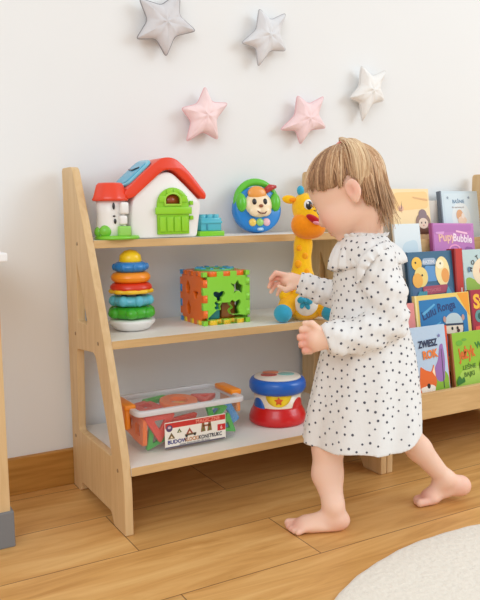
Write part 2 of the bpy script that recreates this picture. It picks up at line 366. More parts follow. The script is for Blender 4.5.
# --- third row
t, D, Wr, w, h = book('dark teal picture book with two yellow chicks beside the toddler\'s back', 2, .945, 1.128, .563, (52, 100, 134), th=.01, spine=(40, 78, 110))
D('illustration', rnd([(.01, .02), (w-.006, .02), (w-.006, .11), (.01, .13)], .02), (70, 108, 150)); D('illustration', rnd([(.06, h-.09), (.115, h-.09), (.112, h-.045), (.066, h-.042)], .01), (92, 150, 206))
D('illustration', rnd([(.055, h-.04), (.115, h-.04), (.11, h-.02), (.06, h-.02)], .008), (156, 178, 204)); Wr('RAZEM', .06, h-.036, .014, (220, 226, 236), 0, .02)
for (cx, cy, a, b, c) in ((.035, h-.035, .02, .02, (244, 196, 74)), (.048, h-.075, .027, .03, (240, 214, 130)), (.033, h-.085, .02, .022, (242, 178, 78)), (.135, h-.062, .029, .045, (246, 226, 164)), (.145, h-.075, .016, .022, (236, 162, 84)), (.126, h-.04, .016, .014, (250, 240, 206))): D('illustration', ell(cx, cy, a, b), c)
for (cx, cy) in ((.03, h-.032), (.128, h-.038), (.052, h-.07)): D('illustration', ell(cx, cy, .0028, .0032), (60, 44, 40))
D('illustration', rnd([(.05, h-.13), (.15, h-.126), (.15, h-.102), (.05, h-.104)], .006), (170, 70, 96)); Wr('PRZYJACIELE', .055, h-.122, .0135, (206, 116, 130), 1.5, .02, sx=.85)
for a in range(4): D('illustration', rnd([(.01+.012*a, h-.15), (.02+.012*a, h-.152), (.042+.008*a, h-.12), (.036+.008*a, h-.116)], .004), (70, 156, 176))
D('illustration', rnd([(.14, h-.13), (.17, h-.15), (.172, h-.14), (.15, h-.108)], .004), (84, 160, 186)); D('illustration', rnd([(.07, h-.152), (.135, h-.148), (.13, h-.138), (.08, h-.14)], .005), (206, 190, 80))
t, D, Wr, w, h = book('thick red hardback seen on its spine, right of the teal chick book', 2, 1.134, 1.166, .568, (196, 52, 44), lean=6, th=.03, spine=(150, 34, 34))
D('illustration', rnd([(.02, h-.14), (.025, h-.14), (.025, h-.12), (.02, h-.12)], .001), (240, 210, 200))
t, D, Wr, w, h = book('pale book with a round cream picture and arched dark letters at the right edge', 2, 1.172, 1.36, .562, (190, 212, 214), th=.009)
D('illustration', rnd([(.004, .075), (w-.004, .075), (w-.004, .125), (.05, .122), (.02, .135), (.004, .13)], .008), (150, 186, 70)); D('illustration', ell(.088, h-.072, .052, .045), (246, 224, 190)); D('illustration', ell(.1, h-.07, .034, .026), (204, 68, 50)); D('illustration', ell(.1, h-.084, .03, .02), (248, 232, 206))
D('illustration', ell(.098, h-.112, .03, .022), (60, 128, 62)); D('illustration', ell(.098, h-.112, .014, .01), (34, 84, 44))
for i, ch in enumerate('MOTYLE'):
    a = math.radians(165-i*24); Wr(ch, .088+.056*math.cos(a), h-.072+.05*math.sin(a)-.004, .019, (74, 72, 70), math.degrees(a)-90, .02, 'CENTER')
D('illustration', ell(.02, h-.062, .005, .009), (98, 130, 160))
# --- fourth row
t, D, Wr, w, h = book('blue picture book with a capped animal, behind the fox book', 1, .915, 1.128, .443, (236, 206, 110), th=.01, spine=(244, 226, 160))
D('illustration', rnd([(.165, h-.002), (w-.003, h-.002), (w-.003, h-.075)], .002), (240, 160, 40))
D('illustration', rnd([(.012, .01), (w-.014, .01), (w-.014, h-.06), (w-.055, h-.012), (.012, h-.014)], .003), (24, 120, 184))
Wr('Lulu', .022, h-.072, .034, (12, 58, 118), 16, .03); Wr('Ronga', .082, h-.052, .034, (14, 56, 116), 6, .03, sx=.85)
D('illustration', rnd([(.02, h-.052), (.07, h-.026), (.074, h-.03), (.026, h-.058)], .002), (96, 176, 220)); D('illustration', rnd([(.05, h-.095), (.09, h-.08), (.09, h-.084), (.05, h-.1)], .002), (90, 170, 216))
D('illustration', [ell(.142, h-.104, .038, .034)][0], (40, 46, 70)); D('illustration', ell(.142, h-.104, .035, .031), (240, 220, 202)); D('illustration', rnd([(.106, h-.09), (.108, h-.072), (.13, h-.058), (.158, h-.06), (.176, h-.078), (.178, h-.094)], .012), (190, 206, 214)); D('illustration', rnd([(.104, h-.094), (.18, h-.097), (.18, h-.091), (.104, h-.088)], .002), (50, 60, 84))
for s in (-1, 1): D('illustration', ell(.142+s*.037, h-.075, .006, .009), (196, 150, 140))
D('illustration', ell(.132, h-.104, .004, .005), (30, 26, 26)); D('illustration', ell(.153, h-.104, .004, .005), (30, 26, 26)); D('illustration', ell(.156, h-.112, .006, .005), (80, 40, 40)); D('illustration', ell(.145, h-.122, .01, .005), (190, 80, 80))
t, D, Wr, w, h = book('dark red picture book with yellow letters, right edge of the fourth row', 1, 1.132, 1.3, .446, (168, 30, 58), th=.01, spine=(120, 20, 44))
Wr('Sz', .012, h-.055, .058, (246, 190, 50), 0, .04); Wr('a', .076, h-.055, .05, (246, 190, 50), 0, .04); D('illustration', ell(.032, h-.08, .018, .019), (96, 150, 150)); D('illustration', ell(.034, h-.08, .009, .01), (40, 90, 84)); D('illustration', rnd([(.01, h-.122), (.06, h-.118), (.06, h-.108), (.012, h-.11)], .003), (232, 80, 70))
t, D, Wr, w, h = book('pink book edge peeping out between the toddler\'s back and the blue book', 1, .86, .91, .425, (232, 142, 140), th=.01, spine=(236, 160, 150))
# --- front row
t, D, Wr, w, h = book('picture book with an orange fox and a purple tree', 0, .8, .966, .366, (186, 208, 232), th=.007, tilt=-.5)
W_ = w
D('illustration', rnd([(.05, .003), (w-.002, .003), (w-.002, .085), (.14, .11), (.1, .09), (.05, .07)], .012), (140, 184, 48)); D('illustration', rnd([(w-.045, .07), (w-.018, .068), (w-.01, .13), (w-.014, .175), (w-.026, .172), (w-.036, .13), (w-.055, .105)], .012), (156, 110, 180)); D('illustration', [(w-.024, .05), (w-.021, .05), (w-.02, .16), (w-.022, .16)], (54, 50, 60))
D('illustration', rnd([(.062, .12), (.078, .108), (.1, .1), (.112, .122), (.118, .07), (.1, .03), (.075, .006), (.05, .02), (.055, .08)], .006), (232, 106, 34)); D('illustration', rnd([(.104, .1), (.113, .116), (.114, .085)], .002), (252, 226, 196)); D('illustration', rnd([(.055, .06), (.098, .066), (.112, .058), (.098, .02), (.07, .02)], .006), (252, 240, 226))
D('illustration', ell(.086, .063, .006, .007), (40, 26, 24)); D('illustration', ell(.078, .014, .014, .008), (236, 120, 40)); D('illustration', rnd([(.108, .012), (.14, .01), (.13, .03), (.122, .02), (.114, .032)], .001), (70, 120, 40))
Wr('ZWIESZ', .062, h-.058, .027, (34, 46, 84), 2, .035, sx=.72); Wr('ROK', .074, h-.09, .031, (240, 130, 50), 3, .04, sx=.85); D('illustration', starpoly(w-.026, h-.03, .006, .003), (120, 120, 180))
t, D, Wr, w, h = book('thin orange and red book wedged between the fox book and the green book', 0, .955, .982, .362, (226, 84, 40), th=.006, spine=(196, 48, 36), lean=7, dy=.012)
D('illustration', rnd([(.006, .002), (.024, .002), (.024, .06), (.006, .05)], .004), (236, 170, 50))
t, D, Wr, w, h = book('green picture book with a hedgehog and red lettering, in the front row', 0, .988, 1.165, .338, (142, 192, 46), th=.008, spine=(150, 90, 44))
D('illustration', rnd([(.006, .002), (w-.002, .002), (w-.002, .09), (.06, .1), (.02, .085)], .02), (168, 206, 84)); D('illustration', ell(.03, h-.03, .013, .008), (108, 178, 50)); D('illustration', ell(.05, h-.022, .01, .004), (110, 170, 60))
Wr('Jeżyk', .026, h-.078, .046, (222, 104, 36), 6, .03, sx=.62); Wr('W', .094, h-.052, .026, (60, 130, 50), 8, .03); Wr('LEŚNE', .036, h-.108, .018, (86, 122, 40), 3, .02); Wr('BAJKI', .038, h-.128, .018, (86, 122, 40), 3, .02)
D('illustration', ell(.125, h-.105, .024, .026), (74, 52, 40)); D('illustration', ell(.122, h-.112, .014, .013), (206, 160, 110)); D('illustration', ell(.118, h-.108, .002, .0025), (20, 16, 16))
D('illustration', rnd([(.006, .062), (.018, .078), (.028, .066), (.036, .074), (.04, .058), (.01, .05)], .004), (52, 120, 44))

# ================================================================== TABLE LEG AT LEFT
tb = thing('table', 'light wood table with white top cut off by the left edge, grey foot cap', 'table', (-.5, -.16, 0))
obj('table_top', box(-.84, -.2015, -.285, -.004, .598, .616, .003), mat('table_white', (240, 240, 242), rough=.4), tb, 'white table top', smooth=False)
for x in (-.239, -.80):
    for y in (-.258, -.04):
        lg = obj('leg', box(x-.02, x+.019, y-.02, y+.02, .06, .598, .003), W_V, tb, smooth=False)
        obj('foot_cap', box(x-.025, x+.025, y-.025, y+.025, 0, .078, .003), mat('grey_rubber', (122, 124, 128), rough=.6), lg, 'grey foot cap', smooth=False)

# ================================================================== RUG
def rug():
    n = 240; prof = [(0, .012)]+[(.677*i/12, .012) for i in range(1, 12)]+[(.672, .012), (.682, .009), (.686, .004), (.684, 0)]
    me = lathe(prof, (.57, -1.394, 0), n, wav=lambda a, z: 1+.0012*math.sin(23*a)+.0012*math.sin(61*a+1))
    M = mat('rug_pile', (236, 228, 216), rough=1, spec=.05, noise=.09, nscale=90, bump=1.0, sheen=.3)
    return single('rug', me, M, 'round cream shaggy rug on the oak floor in the foreground', 'rug')
rug()

# ================================================================== WALL STARS
def pillow_star(tips, rgb, seam, label, y0=-.008, T_=.027):
    P = [CP + (_r2*(px-240)/CF-_u2*(py-300)/CF+_fw)*((y0-CP[1])/((_r2*(px-240)/CF-_u2*(py-300)/CF+_fw)[1])) for px, py in tips]
    P = np.array(P); c = P.mean(0); N = 5; outl = []
    for i in range(N):
        a = P[i]; b = P[(i+1) % N]; q = c+((a+b)/2-c)*.62
        outl.append(a); outl.append(q)
    pts2 = rnd([(p[0], p[2]) for p in outl], [.010 if i % 2 == 0 else .012 for i in range(10)], 4); B = np.array(pts2); n = len(B)
    bm = bmesh.new(); K = 9; side = {}
    angs = np.linalg.norm(B-c[[0, 2]], axis=1); rmin = angs.min(); rmax = angs.max()
    for s in (1, -1):
        rings = []
        for k in range(1, K+1):
            rho = k/K; row = []
            for i in range(n):
                p = c[[0, 2]]+(B[i]-c[[0, 2]])*rho; dist = (1-rho)*angs[i]
                hgt = T_*math.sqrt(max(0, 1-rho**2))*(.6+.4*rmin/angs[i]); wr = .0012*math.sin(i*1.7)*math.sin(PI*rho)*(1 if rho > .5 else 0)
                if k == K:
                    if s == 1: side[i] = bm.verts.new((p[0], y0, p[1]))
                    row.append(side[i])
                else: row.append(bm.verts.new((p[0], y0-s*(hgt+wr), p[1])))
            rings.append(row)
        ctr = bm.verts.new((c[0], y0-s*T_, c[2]))
        for i in range(n): bm.faces.new((ctr, rings[0][i], rings[0][(i+1) % n]))
        for A, Bq in zip(rings, rings[1:]):
            for i in range(n): bm.faces.new((A[i], Bq[i], Bq[(i+1) % n], A[(i+1) % n]))
    t = thing('star_cushion', label, 'star decoration', tuple(c), 'fabric stars on the wall')
    col = mat('star_%d_%d_%d' % rgb, rgb, rough=.6, spec=.4, noise=.05, nscale=60, bump=.25, sheen=.2)
    obj('star_body', from_bm(bm), col, t)
    obj('seam', tube([(p[0], y0, p[1]) for p in pts2], .0016, 6, closed=True), mat('seam_%d_%d_%d' % seam, seam, rough=.6), t, 'darker stitched edge')
    return t
pillow_star([(139, -2), (180, -9), (196, 31), (166, 57), (136, 39)], (212, 210, 214), (150, 148, 152), 'large silver grey fabric star, leftmost of the upper pair on the wall')
pillow_star([(259, 8), (286, 13), (286, 51), (258, 67), (241, 43)], (222, 222, 226), (184, 184, 188), 'pale silver fabric star, right of the large grey one on the wall')
pillow_star([(205, 86), (228, 103), (218, 140), (186, 142), (181, 108)], (248, 220, 221), (232, 190, 194), 'pink fabric star with a wide lower half, straight above the toy house')
pillow_star([(297, 95), (324, 96), (326, 128), (300, 145), (280, 130)], (246, 216, 218), (230, 188, 194), 'pink fabric star nearest the toddler\'s hair')
pillow_star([(361, 65), (386, 70), (384, 101), (362, 122), (349, 98)], (240, 238, 236), (222, 220, 218), 'white fabric star high on the wall, above the toddler\'s head', T_=.028)

# ================================================================== TOY HOUSE  (front faces the room)
HY = -.150
RED = pl((232, 62, 28)); HW = mat('house_white', (240, 238, 236), rough=.35, coat=.2); LIME = pl((140, 206, 26)); GRN = pl((120, 200, 60))
def fr(y): return Matrix(((1, 0, 0, 0), (0, 0, -1, y), (0, 1, 0, 0), (0, 0, 0, 1)))      # x right, y up, z towards the room
hs = thing('toy_house', 'white toy house with orange-red roof and lime green door on the top board', 'toy house', (.2, -.1, Z1))
bodyp = rnd([(.116, Z1+.001), (.29, Z1+.001), (.303, .715), (.262, .755), (.222, .789), (.19, .783), (.128, .735), (.118, .70)], [.012, .008, .01, .03, .03, .03, .01, .02], 5)
obj('house_wall', xf(plate([bodyp], .11, .004), fr(HY+.055)), HW, hs)
roofp = rnd([(.098, .737), (.16, .793), (.198, .822), (.232, .821), (.268, .79), (.314, .735), (.312, .722), (.303, .722), (.262, .762), (.226, .793), (.2, .791), (.125, .728), (.106, .722)], [.01, .02, .02, .02, .03, .008, .004, .004, .02, .02, .02, .006, .008], 5)
rf = obj('roof', xf(plate([roofp], .132, .003), fr(HY+.058)), RED, hs)
# skylight lies on the left slope
sl = Vector((.062, 0, .056)).normalized()
Ms = frame((0, -1, 0), sl, Vector((.149, HY+.052, .7845)))
Ms = frame(sl, (0, 1, 0), (.1455, HY+.056, .7835))
sky = obj('skylight', xf(plate([rnd([(-.048, -.044), (.046, -.048), (.05, .05), (-.044, .052)], .026)], .007, .002), Ms), pl((120, 200, 224)), hs, 'pale blue window in the roof slope')
obj('skylight_pane', xf(plate([rnd([(-.038, -.034), (.037, -.038), (.04, .04), (-.035, .042)], .02)], .0015, .0004), Ms @ T(0, 0, .0042)), pl((78, 176, 212)), sky)
obj('skylight_hand', xf(tube([(.012, .034, .0055), (.008, .005, .006), (.016, -.024, .0055)], .0022, 6), Ms), pl((40, 52, 66)), sky, 'dark clock-like hand')
# ribbed chimney block on the right slope
chm = obj('chimney', xf(plate([rnd([(.252, .795), (.256, .806), (.287, .806), (.296, .76), (.285, .752)], .004)], .05, .002), fr(HY+.085)), RED, hs)
for k in range(3): obj('roof_rib', tube([(.284+.010*k, HY+.055, .797-.018*k), (.279+.010*k, HY+.105, .799-.018*k)], .003, 8), RED, chm)
# door
Md = fr(HY-.0035)
dr = obj('door', xf(plate([arch(.182, .266, .638, .75), arch(.203, .242, .71, .735)], .007, .0015), Md), LIME, hs, 'lime green arched door')
for k in range(4): obj('door_plank', xf(box(.1865+.0195*k, .1865+.0195*k+.016, .644, .68, .003, .0062, .0015), Md), pl((148, 214, 40)), dr)
for k in range(4): obj('door_plank', xf(box(.1865+.0195*k, .1865+.0195*k+.016, .735 if k in (1, 2) else .715, .746 if k in (1, 2) else .73, .003, .0055, .0015), Md), pl((148, 214, 40)), dr)
obj('door_rail', xf(box(.176, .272, .686, .703, .002, .0075, .002), Md), pl((148, 214, 40)), dr)
obj('window_frame', xf(plate([arch(.199, .246, .706, .739), arch(.204, .241, .711, .734)], .005, .001), Md @ T(0, 0, .004)), pl((160, 214, 60)), dr)
obj('window_pane', xf(plate([arch(.203, .242, .71, .735)], .002), Md @ T(0, 0, -.002)), pl((156, 70, 30)), dr, 'orange brown window')
obj('hinge', xf(box(.268, .277, .672, .682, -.002, .005, .001), Md), LIME, dr); obj('hinge', xf(box(.268, .277, .708, .718, -.002, .005, .001), Md), LIME, dr)
# turret with its own little roof and the green base
TX, TY = .075, HY+.022
obj('turret', lathe([(0, Z1+.004), (.034, Z1+.004), (.035, .66), (.032, .69), (.034, .72), (.0, .725)], (TX, TY, 0), 36), HW, hs)
obj('turret_roof', lathe([(0, .762), (.027, .761), (.032, .756), (.04, .728), (.043, .722), (.041, .719), (0, .719)], (TX, TY, 0), 36, wav=lambda a, z: 1+.02*math.cos(8*a)), RED, hs)
def on_turret(deg, z, w, h_, name, m_, lab=None):
    a = math.radians(deg); d = Vector((math.cos(a), math.sin(a), 0)); M = frame((-d.y, d.x, 0), (0, 0, 1), Vector((TX, TY, z))+d*.0345); obj(name, xf(plate([ell(0, 0, w, h_)], .002), M), m_, hs, lab)
BLK = pl((40, 40, 46)); on_turret(-98, .707, .003, .008, 'turret_slot', BLK); on_turret(-94, .672, .003, .006, 'turret_slot', BLK); on_turret(-97, .684, .003, .002, 'turret_slot', BLK)
obj('turret_post', box(.082, .1, TY-.045, TY-.03, .664, .685, .004), HW, hs); obj('turret_post', box(.084, .104, TY-.046, TY-.028, .688, .716, .005), HW, hs)
obj('garden_base', lathe([(0, Z1+.0005), (.052, Z1+.0005), (.054, Z1+.004), (.05, Z1+.009), (0, Z1+.011)], (TX+.012, TY-.0, 0), 40, wav=lambda a, z: 1+.05*math.cos(3*a+.5)), pl((126, 206, 50)), hs, 'bright green lawn base')
obj('shrub', join(ball((.056, TY-.02, Z1+.02), (.017, .014, .016)), ball((.047, TY-.002, Z1+.018), (.014, .014, .014))), GRN, hs); obj('step_block', box(.078, .108, TY-.047, TY-.022, Z1+.008, Z1+.032, .004), pl((150, 214, 96)), hs, 'pale green step')

# turquoise block on its green plate, right of the house
kb = thing('building_brick', 'small turquoise studded brick on a bright green plate, right of the toy house', 'toy brick', (.345, -.105, Z1))
obj('plate', box(.305, .376, -.135, -.075, Z1, Z1+.013, .002), pl((130, 208, 40)), kb, 'bright green plate'); TQ = pl((82, 186, 206))
br_ = obj('brick', box(.312, .37, -.13, -.08, Z1+.013, Z1+.046, .002), TQ, kb)
for k in range(3):
    for j in range(2): obj('stud', lathe([(0, .009), (.007, .009), (.008, .008), (.008, 0)], (.322+.019*k, -.118+.026*j, Z1+.046), 18), TQ, br_)
obj('brick_ledge', box(.311, .371, -.133, -.129, Z1+.032, Z1+.038, .001), TQ, br_); obj('brick_slot', box(.326, .331, -.1312, -.129, Z1+.016, Z1+.03, .0005), pl((48, 140, 166)), br_)

# ================================================================== MUSIC TOY
mp_ = thing('musical_toy', 'round blue and green musical toy with a puppy face leaning on the wall', 'musical toy', (.53, -.04, Z1))
Mm = Matrix.Translation((.531, -.045, Z1+.001)) @ frame((1, -.12, 0), (0, math.sin(.17), math.cos(.17)), (0, 0, 0))
BLU = pl((28, 132, 212)); GR2 = pl((96, 196, 50))
obj('case', xf(plate([ell(0, .064, .071, .064, 40)], .032, .009), Mm), BLU, mp_)
def arcpts(cx, cy, a, b, d0, d1, n=20): return [(cx+a*math.cos(math.radians(d0+(d1-d0)*i/n)), cy+b*math.sin(math.radians(d0+(d1-d0)*i/n)), .004) for i in range(n+1)]
obj('handle', xf(tube(arcpts(0, .078, .062, .062, -5, 185), [.007+.004*math.sin(PI*i/20) for i in range(21)], 10), Mm), GR2, mp_, 'green carrying handle')
obj('inner_ring', xf(tube(arcpts(0, .08, .05, .05, 20, 160), .004, 8), Mm), pl((226, 228, 220)), mp_)
hd = obj('puppy_face', xf(join(ball((0, .076, .016), (.041, .036, .014)), ball((0, .092, .015), (.03, .03, .013)), ball((-.014, .058, .022), (.02, .016, .01)), ball((.014, .058, .022), (.02, .016, .01))), Mm), pl((250, 226, 190)), mp_)
obj('forehead_patch', xf(ball((-.004, .106, .021), (.028, .02, .0085)), Mm), pl((238, 160, 74)), hd, 'orange forehead')
for s in (-1, 1):
    obj('ear_cup', xf(ball((s*.051, .082, .016), (.015, .026, .014)), Mm), GR2, mp_, 'green headphone cup')
    obj('eye', xf(ball((s*.016-.001, .082, .0285), (.0065, .0085, .004)), Mm), pl((40, 34, 36)), hd)
obj('ear', xf(tube([(.022, .112, .018), (.036, .122, .022), (.054, .124, .024)], [.008, .010, .004], 10), Mm), pl((190, 60, 60)), hd, 'floppy dark red ear')
obj('nose', xf(ball((.001, .07, .031), (.0065, .0045, .004)), Mm), pl((150, 84, 50)), hd); obj('mouth', xf(tube([(-.016, .06, .0295), (-.004, .05, .032), (.01, .049, .032), (.02, .058, .029)], .0018, 6), Mm), pl((110, 40, 34)), hd)
for (u, c) in ((-.022, (244, 206, 96)), (0, (156, 214, 110)), (.02, (240, 190, 200))): obj('button', xf(ball((u, .027+.0006*abs(u), .0165), (.011, .011, .006)), Mm), pl(c), mp_)
obj('badge', xf(plate([rnd([(-.009, .004), (.009, .004), (.009, .012), (-.009, .012)], .003)], .002), Mm @ T(0, 0, .0165)), pl((180, 214, 240)), mp_)

# ================================================================== RING STACKER
RX, RY = .118, -.134
rs = thing('ring_stacker', 'rainbow ring stacking tower with yellow ball top on the middle board', 'stacking toy', (RX, RY, Z2))
obj('base', lathe([(0, 0), (.032, 0), (.042, .004), (.056, .02), (.056, .025), (.05, .028), (0, .029)], (RX, RY, Z2), 48), pl((242, 242, 242)), rs, 'white saucer base')
obj('post', lathe([(.012, .028), (.008, .17), (0, .172)], (RX, RY, Z2), 20), pl((242, 242, 242)), rs)
def lumps(R, n, rr, z, ph=0): return [ball((RX+R*math.cos(2*PI*i/n+ph), RY+R*math.sin(2*PI*i/n+ph), z), (rr, rr, .013)) for i in range(n)]
obj('ring', join(torus((RX, RY, Z2+.044), .033, .017, flat=.85), *lumps(.046, 6, .016, Z2+.044, -.9)), pl((66, 176, 36)), rs, 'green ring')
obj('ring', join(torus((RX, RY, Z2+.072), .032, .016, flat=.8), *lumps(.042, 7, .013, Z2+.073, -1.5)), pl((92, 188, 214)), rs, 'light blue lobed ring')
rr = obj('ring', torus((RX, RY, Z2+.1035), .034, .0165, flat=.75), pl((218, 52, 26)), rs, 'red ring'); obj('petal_rim', lathe([(.036, .089), (.051, .091), (.053, .096), (.05, .1), (.036, .1)], (RX, RY, Z2), 60, wav=lambda a, z: 1+.035*math.sin(9*a)), pl((246, 200, 40)), rr, 'wavy yellow rim')
obj('ring', torus((RX, RY, Z2+.128), .031, .0165, flat=.8), pl((250, 150, 26)), rs, 'orange ring')
obj('ring', join(torus((RX, RY, Z2+.1525), .027, .0145, flat=.85), *[ball((RX+.039*math.cos(a), RY+.039*math.sin(a), Z2+.153), (.005, .005, .008)) for a in (-2.4, -1.7, -1, -.3, .5, 1.3, 2.1, 2.9)]), pl((36, 128, 202)), rs, 'blue ring')
obj('ball_top', lathe([(0, .155), (.022, .157), (.027, .168), (.025, .181), (.014, .191), (0, .194)], (RX, RY, Z2), 32), pl((252, 210, 24)), rs, 'yellow ball top')

# ================================================================== SHAPE SORTER CUBE
CX, CY, CE = .284, -.190, .133
cb = thing('shape_sorter_cube', 'shape sorting cube with green front and orange side on the middle board', 'sorting cube', (CX+CE/2, CY+CE/2, Z2))
def toothed(e, n=3, d=.012, phs=(0, 0, 0, 0)):
    """square sheet whose rim is a row of square teeth"""
    q = e/(2*n+1); pts = []
    for s in range(4):
        row = []; ph = phs[s]
        for i in range(2*n+1):
            yv = 0 if (i+ph) % 2 == 0 else d
            if i == 0 or i == 2*n: yv = d
            row += [(i*q, yv), ((i+1)*q, yv)]
        row = [(max(x, d) if k == 0 else x, y) for k, (x, y) in enumerate(row)]
        for x, y in row[:-1]:
            x, y = x-e/2, y-e/2
            for _ in range(s): x, y = -y, x
            pts.append((x, y))
    out = []
    for p in pts:
        if not out or (abs(p[0]-out[-1][0])+abs(p[1]-out[-1][1])) > 1e-6: out.append(p)
    return out
def cross(cx, cy, a, b, rot=0):
    P = [(-a, -b), (-b, -b), (-b, -a), (b, -a), (b, -b), (a, -b), (a, b), (b, b), (b, a), (-b, a), (-b, b), (-a, b)]
    return [(cx+x*math.cos(rot)-y*math.sin(rot), cy+x*math.sin(rot)+y*math.cos(rot)) for x, y in P]
def clover(cx, cy, r):
    return [(cx+r*(1+.38*math.cos(3*t-PI/2))*math.cos(t), cy+r*(1+.38*math.cos(3*t-PI/2))*math.sin(t)) for t in [2*PI*i/36 for i in range(36)]]
def blob(cx, cy, r, pts): return rnd([(cx+x*r, cy+y*r) for x, y in pts], r*.25)
CM = (CX+CE/2, CY+CE/2, Z2+CE/2)
def face(nrm, up): n_ = Vector(nrm); X = Vector(up).cross(n_); return frame(X, up, Vector(CM)+n_*(CE/2-.006))
GC = pl((140, 214, 62)); OC = pl((242, 112, 28)); YC = pl((250, 206, 40)); BC = pl((60, 150, 220))
wing = [(-1, .6), (-.3, .3), (.2, 1), (.5, .3), (1, .2), (.9, -1), (.2, -.5), (-.5, -1), (-.3, -.2)]
heart = [(-.9, .5), (-.5, 1), (0, .6), (.6, 1), (.9, .5), (.4, -.2), (.7, -1), (-.6, -1), (-.9, -.4), (-.3, -.1)]
obj('front_panel', xf(plate([toothed(CE, 3), blob(.028, .026, .018, wing), clover(-.022, .006, .013), blob(-.026, -.017, .011, heart), blob(.024, -.024, .019, heart)], .012, .001), face((0, -1, 0), (0, 0, 1))), GC, cb, 'green panel with four cut-out shapes', smooth=False)
dm = [(0, 1.3), (.8, .2), (.5, -1.2), (-.6, -1), (-.8, .2)]
obj('side_panel', xf(plate([toothed(CE, 3, phs=(0, 1, 0, 1)), blob(-.02, .024, .015, dm), blob(.024, .008, .014, [(-1, .6), (1, .6), (0, -.9)]), blob(-.018, -.028, .015, dm)], .012, .001), face((-1, 0, 0), (0, 0, 1))), OC, cb, 'orange panel with three cut-out shapes', smooth=False)
obj('side_panel', xf(plate([toothed(CE, 3, phs=(0, 1, 0, 1)), cross(0, 0, .03, .012)], .012, .001), face((1, 0, 0), (0, 0, 1))), GC, cb, smooth=False)
obj('back_panel', xf(plate([toothed(CE, 3)], .012, .001), face((0, 1, 0), (0, 0, 1))), BC, cb, 'blue back panel', smooth=False)
obj('bottom_panel', xf(plate([toothed(CE, 3, phs=(1, 1, 1, 1))], .012, .001), face((0, 0, -1), (0, 1, 0))), YC, cb, 'yellow bottom panel with teeth', smooth=False)
obj('top_panel', xf(plate([toothed(CE, 3, phs=(1, 1, 1, 1)), starpoly(0, 0, .04, .02)], .012, .001), face((0, 0, 1), (0, 1, 0))), OC, cb, 'orange top panel', smooth=False)
for y_ in (0, 1):
    for x_ in (0, 1):
        for z_ in (0, 1): obj('corner', box(CX+x_*(CE-.012), CX+x_*(CE-.012)+.012, CY+y_*(CE-.012), CY+y_*(CE-.012)+.012, Z2+z_*(CE-.012), Z2+z_*(CE-.012)+.012, .001), (GC, BC)[y_], cb, smooth=False)
obj('top_ring', xf(plate([ell(0, 0, .052, .052, 32), ell(0, 0, .03, .03, 32)], .005, .001), face((0, 0, 1), (0, 1, 0)) @ T(0, 0, .0075)), pl((98, 190, 110)), cb, 'green round insert')
obj('top_ring_teeth', xf(join(*[box(-.004, .004, .034, .05, 0, .007, .001) if k == 0 else xf(box(-.004, .004, .034, .05, 0, .007, .001), Matrix.Rotation(k*PI/5, 4, 'Z')) for k in range(10)]), face((0, 0, 1), (0, 1, 0)) @ T(0, 0, .006)), pl((60, 160, 206)), cb)
for i, (x, y, z, c, lb) in enumerate(((.318, -.155, 0, (30, 130, 130), 'teal block seen through the green panel of the sorting cube'), (.365, -.15, 0, (150, 90, 40), 'brown block seen through the green panel of the sorting cube'), (.32, -.1, 0, (170, 60, 40), 'dark red block inside the sorting cube, behind its orange panel'))):
    single('shape_block', box(x-.02, x+.02, y-.02, y+.02, Z2+.0125, Z2+.055, .004), pl(c), lb, 'toy block')

# ================================================================== GIRAFFE  (plush, sits on the middle board)
YEL = fab((252, 196, 26)); ORG = fab((250, 150, 20)); TUR = fab((60, 170, 208)); WHT = fab((244, 242, 238))
gd = 1.905
G = lambda x, y, dd=0: at(x, y, gd+dd)
gi = thing('giraffe_plush', 'yellow plush giraffe with blue feet sitting on the middle board', 'plush toy', tuple(Vector((.565, -.2, Z2))))
f = Field((.40, -.34, Z2-.01), (.72, -.02, .82), .004)
f.ell(G(303, 296, .01), (.046, .045, .06), k=.02); f.ell(G(306, 307, .0), (.047, .044, .033), k=.02); f.cone(G(301.5, 278), G(303, 246, .01), .0285, .0195, k=.025); f.cone(G(303, 246, .01), G(305, 215, .012), .0195, .024, k=.02); obj('body', f.mesh(), YEL, gi)
f = Field((.40, -.34, .6), (.72, -.02, .85), .0035)
f.ell(G(305, 207, .005), (.033, .034, .036), k=.02); f.ell(G(308, 216, -.01), (.028, .03, .026), k=.02); hm = obj('head', f.mesh(), YEL, gi)
f = Field((.40, -.36, .55), (.75, -.02, .85), .0035)
f.ell(G(304, 225, -.014), (.033, .033, .0335), k=.02); f.ell(G(315, 227, -.008), (.027, .028, .026), k=.025); obj('muzzle', f.mesh(), ORG, hm, 'orange muzzle')
Rg = frame(_r2, _u2, (0, 0, 0)).to_3x3()
rot = lambda deg: Rg @ Matrix.Rotation(math.radians(deg), 3, 'Z')
obj('mouth', ball(G(313.5, 219.5, -.039), (.021, .0095, .013), rot(-32)), fab((186, 24, 34)), hm, 'open red mouth'); obj('tongue', ball(G(317, 223, -.047), (.011, .0045, .008), rot(-15)), fab((246, 160, 180)), hm, 'pink tongue')
for (ex, ey, dd) in ((308.5, 205, -.030), (323, 206, -.018)):
    e_ = obj('eye', ball(G(ex, ey, dd), (.0115, .0145, .009), Rg), pl((236, 240, 244)), hm, 'white eye'); obj('pupil', ball(G(ex+.5, ey+.3, dd-.005), (.0085, .011, .007), Rg), pl((22, 24, 34)), e_, 'black pupil'); obj('highlight', ball(G(ex-.6, ey-2, dd-.0115), (.0025, .003, .002), Rg), pl((250, 250, 250)), e_)
obj('ear', ball(G(289.5, 199.5, .0), (.019, .011, .008), rot(-8)), YEL, hm); obj('ear_lining', ball(G(293, 200, -.006), (.011, .006, .005), rot(-5)), ORG, hm, 'orange ear lining'); obj('ear', ball(G(322, 197, .015), (.017, .011, .008), rot(15)), YEL, hm)
